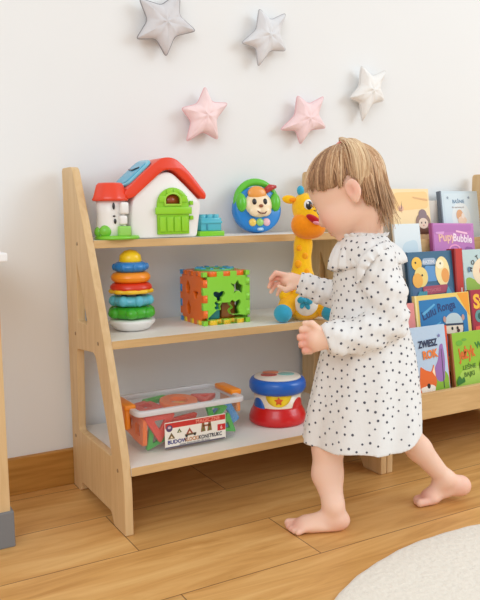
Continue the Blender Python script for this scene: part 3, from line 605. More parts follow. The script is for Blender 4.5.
for (hx, hy, dd) in ((300.5, 190.5, 0), (313, 190, .012)): obj('horn', join(ball(G(hx, hy, dd), (.0095, .0125, .009), Rg), tube([G(hx, hy+3, dd), G(hx+.5, hy+9, dd)], .005, 8)), TUR, hm, 'turquoise horn')
for (sx_, sy_, dd, a) in ((298, 264, -.024, .009), (305, 256, -.019, .008), (299, 248, -.017, .007), (306, 272, -.025, .009), (291, 288, -.026, .011)): obj('spot', ball(G(sx_, sy_, dd+.005), (a, a*1.1, .006), Rg), fab((250, 168, 20)), gi, 'orange spot')
obj('belly_patch', ball(G(306, 304, -.030), (.031, .031, .022), Rg), WHT, gi, 'white belly patch')
bw = obj('bow', join(ball(G(301.5, 300, -.053), (.011, .009, .006), rot(20)), ball(G(308.5, 301, -.053), (.011, .009, .006), rot(-20)), ball(G(305, 301, -.056), (.005, .005, .005)), ball(G(302.5, 305, -.052), (.006, .01, .004), rot(-25)), ball(G(307.5, 306, -.052), (.006, .01, .004), rot(25))), TUR, gi, 'turquoise bow')
for (a, b) in (((292, 300, .0), (283, 312.5, -.05)), ((317, 305, .0), (330, 311, -.03))):
    f = Field((.40, -.36, Z2-.01), (.75, -.02, .6), .004); f.cone(G(*a), G(*b), .03, .019, k=0); lg = obj('leg', f.mesh(), fab((250, 186, 24)), gi)
    c_ = G(*b); obj('foot', ball((c_[0], c_[1], Z2+.0235), (.0235, .0235, .0235)), TUR, lg, 'blue ball foot')
obj('arm', (lambda f_: (f_.cone(G(298, 280), G(284, 296, -.02), .014, .013, k=0), f_.mesh())[1])(Field((.4, -.34, Z2), (.7, -.05, .6), .004)), YEL, gi)

# ================================================================== PLASTIC BOX OF CONSTRUCTION PIECES
def glassy(name, rgb, alpha, rough=.25):
    M = bpy.data.materials.new(name); M.use_nodes = True; b = M.node_tree.nodes['Principled BSDF']
    b.inputs['Base Color'].default_value = lin(rgb); b.inputs['Roughness'].default_value = rough; b.inputs['Alpha'].default_value = alpha; return M
CLR = glassy('clear_plastic', (226, 232, 240), .06, .12); LIDM = glassy('frosted_lid', (236, 238, 242), .09, .15); RIMM = glassy('frosted_rim', (240, 240, 244), .72, .3)
BXA, BXB, BYA, BYB = .062, .33, -.298, -.135; BZ = Z3; BT = .252
pb = thing('storage_box', 'clear plastic box with orange latches and a printed label on the bottom board', 'storage box', ((BXA+BXB)/2, (BYA+BYB)/2, BZ))
def tub():
    bm = bmesh.new()
    def ring(x0, x1, y0, y1, z, r=.018): return [bm.verts.new((p[0], p[1], z)) for p in rnd([(x0, y0), (x1, y0), (x1, y1), (x0, y1)], r, 5)]
    A = ring(BXA+.012, BXB-.012, BYA+.01, BYB-.01, BZ+.0005); A2 = ring(BXA+.009, BXB-.009, BYA+.007, BYB-.007, BZ+.006); B = ring(BXA, BXB, BYA, BYB, BT-.012)
    C = ring(BXA+.002, BXB-.002, BYA+.002, BYB-.002, BT-.012); D_ = ring(BXA+.011, BXB-.011, BYA+.009, BYB-.009, BZ+.005)
    n = len(A); bm.faces.new(A[::-1]); bm.faces.new(D_)
    for P, Q in ((A, A2), (A2, B), (B, C), (C, D_)):
        for i in range(n): bm.faces.new((P[i], P[(i+1) % n], Q[(i+1) % n], Q[i]))
    return from_bm(bm)
obj('tub', tub(), CLR, pb)
ro = rnd([(BXA-.006, BYA-.006), (BXB+.006, BYA-.006), (BXB+.006, BYB+.006), (BXA-.006, BYB+.006)], .02); ri = rnd([(BXA+.008, BYA+.008), (BXB-.008, BYA+.008), (BXB-.008, BYB-.008), (BXA+.008, BYB-.008)], .014)
ld = obj('lid', xf(plate([ri], .002), T(0, 0, BT-.003)), LIDM, pb, smooth=False); obj('lid_rim', xf(plate([ro, ri], .012, .002), T(0, 0, BT-.007)), RIMM, ld, 'frosted white rim')
cyy = (BYA+BYB)/2
for s, x in ((-1, BXA-.004), (1, BXB+.004)):
    obj('latch', join(box(x-.014, x+.014, cyy-.045, cyy+.045, BT-.006, BT+.007, .004), box(min(x, x+s*.012)-.0, max(x, x+s*.012), cyy-.043, cyy+.043, BT-.05, BT+.006, .004)), pl((250, 146, 24)), pb, 'orange clip latch')
LX0, LX1, LZ0, LZ1 = .124, .281, .1565, .217; ly = BYA+.004
ML = frame((1, 0, 0), (0, -.075, 1), (0, ly-.0035, 0)); 
def onl(x0, x1, z0, z1, lvl, col, nm='label_print', rr=.001): return xf(plate([rnd([(x0, z0), (x1, z0), (x1, z1), (x0, z1)], rr)], .0004), fr(-.3005-.0003*lvl)), ink(col)
lab = obj('box_label', xf(plate([rnd([(LX0, LZ0), (LX1, LZ0), (LX1, LZ1), (LX0, LZ1)], .002)], .0012), fr(-.3000)), ink((246, 240, 230)), pb, 'white printed label with a red band', smooth=False)
def lp(loop, lvl, col, nm='label_print'): obj(nm, xf(plate([loop], .0004), fr(-.3005-.0003*lvl)), ink(col), lab, smooth=False)
lp([(LX0+.001, LZ1-.014), (LX1-.001, LZ1-.014), (LX1-.001, LZ1-.002), (LX0+.001, LZ1-.002)], 1, (206, 48, 40)); lp([(LX1-.022, .178), (LX1-.001, .178), (LX1-.001, .193), (LX1-.022, .193)], 1, (210, 36, 40))
lp([(LX0, LZ0), (LX1-.002, LZ0), (LX1-.002, LZ0+.003), (LX0, LZ0+.003)], 1, (96, 92, 110)); lp(ell(LX0+.011, LZ1-.014, .008, .008), 2, (90, 70, 110)); lp(ell(LX0+.011, LZ1-.012, .004, .003), 3, (214, 190, 200))
def wl(s, x, z, size, col, lvl=2, **k): obj('label_lettering', xf(letters(s, size, .0003, **k), fr(-.3005-.0003*lvl) @ T(x, z, 0)), ink(col), lab, smooth=False)
wl('MAGICZNE', LX0+.078, LZ1-.012, .0125, (240, 150, 130), bold=.02); wl('6', LX1-.0145, .1815, .011, (250, 220, 210), bold=.02)
wl('BUDOW', LX0+.006, LZ0+.0095, .0125, (52, 50, 130), bold=.03); wl('KLOCKI', LX0+.049, LZ0+.0095, .0125, (200, 130, 60), bold=.03, sx=.8); wl('KONSTRUKC', LX0+.085, LZ0+.0095, .0125, (60, 60, 70), bold=.03, sx=.82); wl('zestaw konstrukcyjny dla dzieci', LX0+.036, LZ0+.0038, .0062, (90, 90, 110))
tp = lambda x, z, s, c, l=2: (lp([(x-s, z), (x+s, z), (x, z+1.6*s)], l, c), lp([(x-s*.4, z+.15*s), (x+s*.4, z+.15*s), (x, z+.8*s)], l+1, (240, 220, 190)))
tp(LX0+.016, .178, .009, (120, 96, 60)); tp(LX0+.036, .19, .006, (90, 110, 60)); tp(LX0+.062, .183, .009, (170, 80, 60)); lp([(LX0+.05, .179), (LX0+.079, .18), (LX0+.079, .184), (LX0+.05, .183)], 2, (110, 90, 60)); lp(ell(LX0+.054, .179, .003, .003), 3, (40, 40, 40)); lp(ell(LX0+.075, .18, .003, .003), 3, (40, 40, 40))
for k in (0, 1): lp([(LX0+.091+.017*k, .182), (LX0+.103+.017*k, .183), (LX0+.1+.017*k, .203), (LX0+.094+.017*k, .203)], 2, (150, 104, 62)); lp([(LX0+.094+.017*k, .184), (LX0+.1+.017*k, .184), (LX0+.097+.017*k, .193)], 3, (96, 120, 60))
lp([(LX0+.097, .194), (LX0+.117, .194), (LX0+.117, .198), (LX0+.097, .198)], 2, (180, 110, 70))
# the loose pieces: flat snap-together frames
def piece(shape, c, s, col, M, label):
    th = .011
    if shape == 'tri': o_ = [(-s, -s*.7), (s, -s*.7), (0, s)]; i_ = [(-s*.36, -s*.4), (s*.36, -s*.4), (0, s*.2)]
    elif shape == 'sq': o_ = [(-s, -s), (s, -s), (s, s), (-s, s)]; i_ = [(-s*.42, -s*.42), (s*.42, -s*.42), (s*.42, s*.42), (-s*.42, s*.42)]
    elif shape == 'ring': o_ = ell(0, 0, s, s, 32); i_ = ell(0, 0, s*.5, s*.5, 32)
    else: o_ = [(-s*1.5, -s*.5), (s*1.5, -s*.5), (s*1.5, s*.5), (-s*1.5, s*.5)]; i_ = [(-s*1.1, -s*.2), (s*1.1, -s*.2), (s*1.1, s*.2), (-s*1.1, s*.2)]
    if shape != 'ring': o_ = rnd(o_, s*.22); i_ = rnd(i_, s*.12)
    return single('construction_piece', xf(plate([o_, i_], th, .0012), Matrix.Translation(c) @ M), pl(col), label, 'construction piece', 'snap-together pieces in the clear box', smooth=False)
UP = Matrix.Rotation(PI/2, 4, 'X'); RZ = lambda a: Matrix.Rotation(math.radians(a), 4, 'Z'); RX_ = lambda a: Matrix.Rotation(math.radians(a), 4, 'X'); RY_ = lambda a: Matrix.Rotation(math.radians(a), 4, 'Y')
RE = (230, 66, 40); OR = (250, 122, 30); GN = (72, 186, 66); BL_ = (64, 150, 220); YL = (250, 196, 60)
side = Matrix.Rotation(PI/2, 4, 'Z') @ UP
PIECES = [
 ('tri', (.118, -.283, .206), .040, RE, UP @ RZ(180), 'red triangular piece with its point down, behind the box front at left'),
 ('tri', (.110, -.270, .180), .030, GN, UP @ RZ(20), 'green triangular piece, bottom left behind the box front'),
 ('sq', (.083, -.252, .198), .032, OR, side @ RZ(4), 'square orange frame at the front left corner inside the clear box'),
 ('sq', (.094, -.175, .195), .032, OR, side @ RZ(8), 'square orange frame standing further back at the left end of the clear box'),
 ('tri', (.185, -.276, .196), .036, RE, UP @ RZ(185), 'red triangular piece mostly hidden behind the box label'),
 ('tri', (.262, -.279, .215), .032, GN, UP @ RZ(165), 'green triangular piece at the right, just above the box label'),
 ('tri', (.296, -.277, .185), .028, GN, UP @ RZ(-10), 'green triangular piece right of the box label'),
 ('sq', (.305, -.25, .195), .030, BL_, UP @ RZ(30), 'blue square piece at the right end of the clear box'),
 ('ring', (.196, -.222, .239), .046, OR, RX_(4), 'large orange ring lying on top inside the clear box, left of centre'),
 ('ring', (.212, -.222, .230), .030, YL, RX_(-5) @ RY_(4), 'yellow ring nested under the large orange ring'),
 ('tri', (.268, -.205, .236), .034, RE, RX_(3) @ RZ(40), 'red triangle lying on top inside the clear box, near the right latch'),
 ('sq', (.118, -.205, .232), .030, RE, RX_(5) @ RZ(15), 'red square lying on top inside the clear box, near the left latch'),
 ('sq', (.225, -.20, .175), .036, GN, RX_(8) @ RZ(25), 'green square lying low in the middle of the clear box'),
 ('bar', (.16, -.165, .236), .022, GN, RX_(2) @ RZ(12), 'green bar lying along the back inside the clear box'),
 ('tri', (.145, -.22, .17), .034, RE, RX_(6) @ RZ(70), 'red triangle lying low in the left half of the clear box'),
 ('sq', (.28, -.19, .17), .030, OR, RX_(-6) @ RZ(50), 'orange square lying low in the right half of the clear box')]
for p in PIECES: piece(*p)

# ================================================================== DRUM
DX, DY = .478, -.222; DZ = Z3; DS = 1.0
dm_ = thing('toy_drum', 'red and blue toy drum with a star, beside the clear box', 'toy drum', (DX, DY, DZ))
obj('drum_base', lathe([(0, 0), (.068, 0), (.074, .006), (.074, .016), (.07, .03), (.064, .04), (.062, .046), (0, .046)], (DX, DY, DZ), 56), pl((212, 24, 28)), dm_, 'red flared base')
obj('drum_body', lathe([(.0605, .03), (.0605, .09), (0, .09)], (DX, DY, DZ), 56), pl((244, 226, 204)), dm_, 'cream drum body')
obj('drum_rim', lathe([(0, .078), (.058, .078), (.068, .082), (.0735, .092), (.073, .106), (.069, .114), (.06, .117), (0, .117)], (DX, DY, DZ), 56), pl((20, 98, 196)), dm_, 'blue rounded rim')
hdm = obj('drumhead', lathe([(0, .1215), (.058, .1205), (.061, .117), (0, .116)], (DX, DY, DZ), 48), pl((236, 226, 214)), dm_, 'cream drumhead')
tr = lambda ang: -PI/2-.52+ang
def wrap(loop, z0, r, th=.0015):
    """flat shape (arc length, height) wrapped round the drum facing the camera"""
    me = plate([loop], th); bm = bmesh.new(); bm.from_mesh(me)
    bmesh.ops.triangulate(bm, faces=bm.faces); bmesh.ops.subdivide_edges(bm, edges=[e for e in bm.edges if e.calc_length() > .008], cuts=3, use_grid_fill=True)
    for v in bm.verts:
        a = tr(v.co.x/r); rr_ = r+v.co.z; v.co = (DX+rr_*math.cos(a), DY+rr_*math.sin(a), z0+v.co.y)
    return from_bm(bm)
ds = [(-.034, .034), (.034, .034)]+[(.034*math.cos(PI*i/14), .034-.034*.85*math.sin(PI*i/14)) for i in range(1, 14)]
obj('swag', wrap(ds, DZ+.046, .0606), pl((250, 214, 40)), dm_, 'yellow half-round swag'); obj('star', wrap(starpoly(0, 0, .012, .006), DZ+.0665, .0616), pl((232, 92, 30)), dm_, 'orange star')
for s, cc in ((-1, (24, 92, 180)), (1, (214, 26, 30))):
    obj('side_pad', wrap([(s*.06+.024*math.cos(PI*i/16), .034*math.sin(PI*i/16)) for i in range(17)], DZ+.036, .0606, .004), pl(cc), dm_)
for (dx, dy, c) in ((-.02, .01, (176, 70, 60)), (.024, -.004, (130, 186, 178)), (.0, .034, (214, 120, 80))): obj('drum_pad', xf(plate([ell(0, 0, .021, .015)], .002, .0004), T(DX+dx, DY+dy, DZ+.122) @ RZ(-30)), pl(c), hdm)
WORLD, EXPO = .84, 0.0
AREAS = [('window_light', (3.2, -2.6, 2.3), (.5, 0, .5), 2.0, 1.8, 55, (.75, .90, 1)),
         ('room_window_light', (-2.0, -3.0, 2.3), (.4, 0, .3), 1.8, 1.8, 36, (.75, .90, 1))]
# ================================================================== TODDLER
A_ = -_r; F_ = FH; Zv = np.array([0, 0, 1.0])            # A_: the way the child walks (image left), F_: away from the camera
lat = lambda P: (np.asarray(P)-CP)@A_
dep = lambda P: (np.asarray(P)-CP)@F_
person = thing('person', 'toddler in a white dotted dress, barefoot in mid-step, reaching towards the plush giraffe', 'person', (.46, -.55, 0))
BF = Field((.20, -.80, -.012), (.86, -.26, .86), .0026)
# ---- head
yaw, pit = math.radians(33), math.radians(28)
f0 = A_*math.cos(yaw)+F_*math.sin(yaw); hl = np.cross(Zv, f0)
hf = f0*math.cos(pit)-Zv*math.sin(pit); hu = Zv*math.cos(pit)+f0*math.sin(pit)
HR = np.stack([hf, hl, hu]); HC = at(348, 194.5, 1.60)
Hp = lambda a, b, c: HC+hf*a+hl*b+hu*c
BF.ell(Hp(-.006, 0, .028), (.084, .069, .073), HR, .0)
BF.ell(Hp(.030, 0, -.030), (.043, .050, .053), HR, .03)
for s in (-1, 1):
    BF.ell(Hp(.037, s*.028, -.037), (.025, .022, .026), HR, .02)
    BF.ell(Hp(.008, s*.034, -.042), (.036, .022, .026), HR, .02)
BF.ell(Hp(.049, 0, -.074), (.016, .018, .013), HR, .018)
BF.cone(Hp(.070, 0, .0), Hp(.078, 0, -.024), .007, .0085, .012); BF.ell(Hp(.080, 0, -.027), (.009, .010, .008), HR, .008)
for s in (-1, 1): BF.ell(Hp(.074, s*.008, -.030), (.006, .005, .005), HR, .005)
BF.ell(Hp(.068, 0, -.052), (.009, .016, .005), HR, .005); BF.ell(Hp(.066, 0, -.060), (.009, .014, .005), HR, .005)
BF.put(lambda P: np.abs((P-Hp(.074, 0, -.056))@hu)+np.maximum(np.abs((P-Hp(.074, 0, -.056))@hl)-.012, 0)+np.maximum(.004-np.abs((P-Hp(.088, 0, -.056))@hf), 0)*0-.0008, Hp(.074, 0, -.056)-.02, Hp(.074, 0, -.056)+.02, .002, 'sub', 0)
for s in (-1, 1):
    BF.ell(Hp(.076, s*.027, -.006), (.012, .014, .010), HR, .008, 'sub')
    EO = Hp(-.042, s*.069, -.012); eR = HR.copy()
    BF.ell(EO, (.0165, .0065, .023), HR @ np.array(Matrix.Rotation(0, 3, 'X')), .006); BF.ell(Hp(-.037, s*.077, -.011), (.009, .0055, .014), HR, .003, 'sub'); BF.ell(Hp(-.037, s*.068, -.032), (.007, .005, .008), HR, .006)
# ---- neck and trunk
NK = at(364, 238, 1.61)
BF.cone(Hp(-.03, 0, -.05), NK, .034, .036, .02); CHs = at(366, 272, 1.61); BEL = at(366, 335, 1.61); PEL = at(364, 385, 1.61)
BF.cone(NK, CHs, .035, .058, .02); BF.cone(CHs, BEL, .056, .062, .02); BF.cone(BEL, PEL, .062, .066, .02)
# ---- near (left) arm, hand loosely closed, back of the hand towards the camera
SHL, ELL, WRL = at(374, 262, 1.545), at(390, 324, 1.520), at(328, 339, 1.497)
BF.cone(NK+np.array([0, 0, -.03]), SHL, .03, .026, .02); BF.cone(SHL, ELL, .026, .022, .01); BF.cone(ELL, WRL, .023, .0185, .01)
BF.cone(WRL, at(316, 339, 1.492), .0185, .02, .012); BF.ell(at(315.5, 339.5, 1.492), (.018, .0245, .012), np.stack([A_, Zv, F_]), .012)
for (p, dz) in (((310, 328.5), 0), ((308.5, 336), .001), ((309, 343), .003), ((310.5, 349.5), .006)):
    y = p[1]; r1 = .0064 if y < 345 else .0056
    x2 = {328.5: 300.5, 336: 298.5, 343: 300, 349.5: 303}[y]; d = 1.488+dz
    a, b, c, e = at(p[0]+3, y, d+.003), at(x2+1.5, y+1, d-.002), at(x2+1.5, y+2.5, d+.017), at(x2+8, y+3, d+.024)
    BF.cone(a, b, r1+.0006, r1, .004); BF.cone(b, c, r1, r1-.0004, .003); BF.cone(c, e, r1-.0004, r1-.0012, .003)
BF.cone(at(319, 330, 1.487), at(312, 323.5, 1.481), .008, .0068, .008); BF.cone(at(312, 323.5, 1.481), at(304.5, 323, 1.489), .0066, .0052, .003)
# ---- far (right) arm reaching forward, fingers drooping
SHR, ELR, WRR = at(358, 262, 1.675), at(347, 300, 1.715), at(302, 283.5, 1.735)
BF.cone(NK+np.array([0, 0, -.03]), SHR, .03, .026, .02); BF.cone(SHR, ELR, .026, .022, .01); BF.cone(ELR, WRR, .022, .0165, .01)
BF.cone(WRR, at(291, 280, 1.735), .0165, .016, .012); BF.ell(at(289, 280, 1.735), (.02, .014, .021), np.stack([A_, Zv, F_]), .012)
for (pts_, dd, r1) in ((((287, 275.5), (276, 273), (270.5, 279)), -.010, .0062), (((284, 277.5), (273, 278.5), (269, 287)), .001, .0062), (((284, 281), (275, 285), (271, 292)), .011, .006), (((286, 285), (279.5, 289.5), (277, 295)), .019, .0052)):
    P_ = [at(*q, 1.735+dd) for q in pts_]; BF.cone(P_[0], P_[1], r1+.0006, r1, .004); BF.cone(P_[1], P_[2], r1, r1-.0014, .003)
BF.cone(at(295, 286, 1.722), at(286, 290, 1.712), .0078, .0066, .008); BF.cone(at(286, 290, 1.712), at(279, 286.5, 1.71), .0064, .0052, .003)
# ---- legs
ft = lambda O, a, n, u, w, z: O+a*u+n*w+Zv*z
def foot(O, a, n, toe_up=0):
    g = lambda u, w, z: ft(O, a, n, u, w, z)
    R3 = np.stack([a, n, Zv])
    BF.ell(g(.024, 0, .0215), (.025, .022, .0215), R3, .012)
    BF.cone(g(.034, 0, .030), g(.092, -.003, .0165), .021, .0155, .015); BF.ell(g(.096, 0, .0145), (.026, .0265, .0145), R3, .014); BF.ell(g(.06, .004, .013), (.035, .02, .013), R3, .012)
    for i, (u, w, r_) in enumerate(((.131, -.0195, .0100), (.132, -.0065, .0076), (.128, .0045, .0072), (.123, .0145, .0068), (.116, .0235, .0064))):
        BF.cone(g(.100, w*.85, .012), g(u, w, r_+.0005), r_*.95, r_, .004)
    for s in (-1, 1): BF.ell(g(.036, s*.020, .052), (.008, .006, .009), R3, .012)
O1 = at(349.5, 531, 1.546); O1[2] = 0
a1 = A_*.99-F_*.05; a1 /= np.linalg.norm(a1); n1 = np.cross(Zv, a1)      # n1 points to the camera
foot(O1, a1, n1)
AN1 = ft(O1, a1, n1, .036, 0, .052); KN1 = at(328, 445, 1.585); HP1 = at(352, 392, 1.575)
CA1 = at(327.5, 474, 1.578)
BF.cone(AN1-Zv*.02, AN1+Zv*.006, .0235, .0225, .012); BF.cone(AN1+Zv*.006, CA1, .0225, .0335, .012); BF.cone(CA1, KN1, .0335, .034, .012); BF.cone(KN1, HP1, .034, .05, .015)
HP2 = at(380, 392, 1.645); KN2 = at(404, 432, 1.665); CA2 = at(419, 449, 1.675); AN2 = at(445, 479, 1.69)
BF.cone(HP2, KN2, .055, .034, .015); BF.cone(KN2, CA2, .0325, .0285, .012); BF.cone(CA2, AN2, .0285, .0195, .012)
HE2 = at(460.5, 485.5, 1.70); BA2 = at(430, 503.5, 1.685); BA2[2] = .0145
a2 = BA2-HE2; a2[2] = 0; a2 /= np.linalg.norm(a2); n2 = np.cross(Zv, a2)
BF.ell(HE2, (.022, .020, .021), np.stack([a2, n2, Zv]), .012); BF.cone(AN2, HE2, .0195, .019, .014); BF.cone(AN2, BA2+Zv*.006, .019, .014, .016); BF.cone(HE2, BA2, .017, .0145, .014)
BF.ell(BA2, (.02, .025, .0145), np.stack([a2, n2, Zv]), .012)
for (u, w, r_) in ((.034, .018, .0095), (.036, .0055, .0074), (.033, -.0050, .007), (.029, -.0145, .0066), (.023, -.0225, .006)):
    q = BA2+a2*u+n2*w; q[2] = r_+.0004; p0 = BA2+a2*.008+n2*w*.85; p0[2] = .011; BF.cone(p0, q, r_*.95, r_, .004)
bme = BF.mesh(); V = verts(bme).astype(float)
base = np.array(lin((246, 206, 184))[:3]); col = np.tile(base, (len(V), 1))
def blush(c, s, rgb, k):
    global col
    w = (k*np.exp(-((V-np.asarray(c))**2).sum(1)/(2*s*s)))[:, None]; col = col*(1-w)+np.array(lin(rgb)[:3])*w
for s in (-1, 1): blush(Hp(.06, s*.045, -.04), .02, (236, 150, 136), .5); blush(Hp(-.042, s*.072, -.012), .014, (232, 150, 130), .5)
blush(Hp(.074, 0, -.056), .010, (206, 110, 108), .9); blush(Hp(.086, 0, -.028), .008, (234, 156, 140), .5)
for c in ((302, 337, 1.49), (304, 348, 1.49), (273, 283, 1.735), (277, 276, 1.73)): blush(at(*c), .012, (226, 140, 126), .6)
blush(ft(O1, a1, n1, .12, 0, .008), .018, (230, 150, 136), .6); blush(ft(O1, a1, n1, .02, 0, .008), .02, (234, 160, 144), .5); blush(BA2+a2*.02, .02, (230, 150, 136), .6); blush(HE2, .02, (232, 156, 140), .5)
paint(bme, col)
SKIN = mat('skin', (240, 196, 172), rough=.5, spec=.35, sss=.15, attr='pigment')
body = obj('body', bme, SKIN, person)
# eyes, brows, lashes
for s in (-1, 1):
    e_ = obj('eye', ball(Hp(.0575, s*.026, -.006), .0120), mat('eyeball', (244, 242, 240), rough=.1), person); obj('iris', ball(Hp(.0672, s*.0265, -.0065), (.0035, .0062, .0062), Matrix(HR.T.tolist())), mat('iris', (88, 110, 130), rough=.1), e_, 'grey blue iris')
    obj('eyelash', tube([Hp(.064, s*.044, -.006), Hp(.0705, s*.038, -.0005), Hp(.074, s*.028, .0025), Hp(.073, s*.018, .001)], [.0007, .0010, .0010, .0005], 6), mat('lash', (140, 104, 80), rough=.7), person)
    obj('eyebrow', tube([Hp(.061, s*.046, .008), Hp(.0715, s*.036, .0145), Hp(.0775, s*.024, .0145), Hp(.079, s*.014, .012)], [.0006, .0016, .0018, .0008], 6), mat('brow', (170, 128, 92), rough=.8), person)
# ---- hair
HCr = Hp(-.006, 0, .028); HRd = np.array([.0885, .0725, .0765])
keys = [(0, .44), (30, .37), (50, .22), (64, .06), (78, -.12), (92, -.24), (104, -.16), (114, -.08), (124, -.2), (132, -.6), (180, -.93)]
def hline(phi): return float(np.interp(abs(phi), [k[0] for k in keys], [k[1] for k in keys]))
def hdir(phi, u):
    c = math.sqrt(max(0, 1-u*u)); return np.array([math.cos(math.radians(phi))*c, math.sin(math.radians(phi))*c, u])
def hpt(d, off=1.0): q = d*HRd*off; return HCr+hf*q[0]+hl*q[1]+hu*q[2]
crown = np.array([-.34, .10, .935]); crown /= np.linalg.norm(crown)
def hair_cap():
    bm = bmesh.new(); n, k = 96, 26; top = bm.verts.new(hpt(np.array([0, 0, 1.0]), .985)); rows = []
    for j in range(1, k+1):
        row = []
        for i in range(n):
            phi = 360*i/n-180; hl_ = hline(phi)+.10*max(0, 1-abs(phi)/60); u = 1+(hl_-1)*(j/k)**1.2; row.append(bm.verts.new(hpt(hdir(phi, u), .985-.012*(j == k))))
        rows.append(row)
    for i in range(n): bm.faces.new((top, rows[0][i], rows[0][(i+1) % n]))
    for P, Q in zip(rows, rows[1:]):
        for i in range(n): bm.faces.new((P[i], Q[i], Q[(i+1) % n], P[(i+1) % n]))
    return from_bm(bm)
SV, SF, SCOL = [], [], []
def strand(pts, r0, c, k=4):
    pts = np.asarray(pts); N_ = len(pts); b0 = len(SV)
    for i in range(N_):
        d = pts[min(i+1, N_-1)]-pts[max(i-1, 0)]; d = d/np.linalg.norm(d); o = pts[i]-HCr; o = o-d*(o@d); o /= np.linalg.norm(o)+1e-9; s = np.cross(d, o)
        t = i/(N_-1); r = r0*(1-.75*max(0, t-.45)/.55)*(.5+.5*min(1, t*5))
        for j in range(k):
            a = 2*PI*j/k; SV.append(pts[i]+o*math.cos(a)*r*.7+s*math.sin(a)*r*1.3); SCOL.append(c)
    for i in range(N_-1):
        for j in range(k): SF.append((b0+i*k+j, b0+i*k+(j+1) % k, b0+(i+1)*k+(j+1) % k, b0+(i+1)*k+j))
def slerp(a, b, t):
    w = math.acos(max(-1, min(1, float(a@b)))); return (a*math.sin((1-t)*w)+b*math.sin(t*w))/math.sin(w) if w > 1e-4 else a
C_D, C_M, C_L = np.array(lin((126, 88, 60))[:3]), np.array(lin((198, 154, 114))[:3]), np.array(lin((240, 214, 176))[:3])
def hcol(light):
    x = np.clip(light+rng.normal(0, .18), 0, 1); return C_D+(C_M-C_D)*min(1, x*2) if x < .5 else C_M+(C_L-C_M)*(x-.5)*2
CL = [(p_+rng.normal(0, 2), rng.normal(0, .055), rng.uniform(.75, 1.15), rng.normal(0, .09)) for p_ in np.arange(-180, 180, 8.5)]
for i in range(2600):
    cl = CL[rng.integers(len(CL))]; phi = cl[0]+rng.normal(0, 1.8); ph0 = cl[0]+rng.uniform(-8, 8); u1 = hline(phi)+cl[1]+rng.normal(0, .02)
    ext = 0
    if abs(phi) < 62: u1 -= abs(rng.normal(0, .07))-.02
    elif abs(phi) > 124: ext = rng.uniform(.012, .058)
    e = hdir(phi, max(-.95, min(.97, u1))); st = crown+rng.normal(0, .07, 3); st /= np.linalg.norm(st); off = 1+rng.uniform(0, .035); P_ = []; back = abs(phi) > 124
    if back: u1 = max(u1, -.30+rng.normal(0, .06)); ext = cl[2]*rng.uniform(.85, 1.1)*float(np.interp(abs(phi), [124, 134, 150, 180], [.012, .044, .082, .104]))
    e = hdir(phi, max(-.95, min(.97, u1)))
    wob = rng.normal(0, .022); sw = rng.uniform(.0, .14) if abs(phi) < 75 else 0
    for t in np.linspace(.02, 1, 11):
        em = hdir(phi+(ph0-phi)*(1-t)**.7*1.0, float(e[2])); d = slerp(st, em, t); d = d+np.array([0, wob*math.sin(PI*t), sw*math.sin(PI*t)*.3]); d /= np.linalg.norm(d); P_.append(hpt(d, off*(1+.012*math.sin(PI*t))))
    if ext:
        d = P_[-1]-P_[-2]; d = d/np.linalg.norm(d)
        c_ = HCr-P_[-1]; c_ = c_-Zv*(c_@Zv); c_ /= np.linalg.norm(c_); fl = rng.normal(.05, .08)
        for q in range(5): d = d*.45-Zv*.5-A_*.07+c_*(fl if q < 4 else rng.normal(-.12, .18)); d /= np.linalg.norm(d); P_.append(P_[-1]+d*ext/5)
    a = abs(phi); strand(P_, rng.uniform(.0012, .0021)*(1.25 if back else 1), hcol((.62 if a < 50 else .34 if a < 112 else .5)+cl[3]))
# the little pony tail tied on top, falling back past the ear
TIE = hpt(crown, 1.03)
for i in range(300):
    phi = rng.normal(134, 6); e = hdir(phi, rng.uniform(-.5, -.2)); off0 = rng.uniform(1.05, 1.17); P_ = []
    for t in np.linspace(0, 1, 12):
        d = slerp(crown, e, t); b_ = 1+(off0-1)*math.sin(PI*min(1, t*1.1))+.05*math.sin(PI*t)+.03*t; P_.append(hpt(d, b_)+hu*.012*math.exp(-((t-.06)/.08)**2))
    strand(P_, rng.uniform(.0011, .0019), hcol(.86))
for i in range(220):
    phi = rng.uniform(-110, 110); e = hdir(phi, hline(phi)+.15+rng.uniform(0, .3)); P_ = [hpt(slerp(e, crown, t), 1.02+.012*math.sin(PI*t)+.02*t) for t in np.linspace(0, 1, 9)]; strand(P_, .0014, hcol(.4))
HAIRM = mat('hair_blond', (194, 150, 98), rough=.45, spec=.4, attr='pigment')
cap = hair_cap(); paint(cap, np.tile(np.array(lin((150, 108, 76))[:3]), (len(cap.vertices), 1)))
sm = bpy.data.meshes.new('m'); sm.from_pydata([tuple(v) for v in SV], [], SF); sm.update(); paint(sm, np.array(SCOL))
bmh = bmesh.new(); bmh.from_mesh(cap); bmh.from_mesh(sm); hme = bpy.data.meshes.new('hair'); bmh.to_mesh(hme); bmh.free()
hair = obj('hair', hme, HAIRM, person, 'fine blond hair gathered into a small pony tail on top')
obj('hair_tie', xf(torus((0, 0, 0), .0075, .0032, 20, 8), Matrix.Translation(Vector(TIE)) @ Vector(hu).to_track_quat('Z', 'Y').to_matrix().to_4x4()), fab((238, 150, 140)), hair, 'pink hair tie')

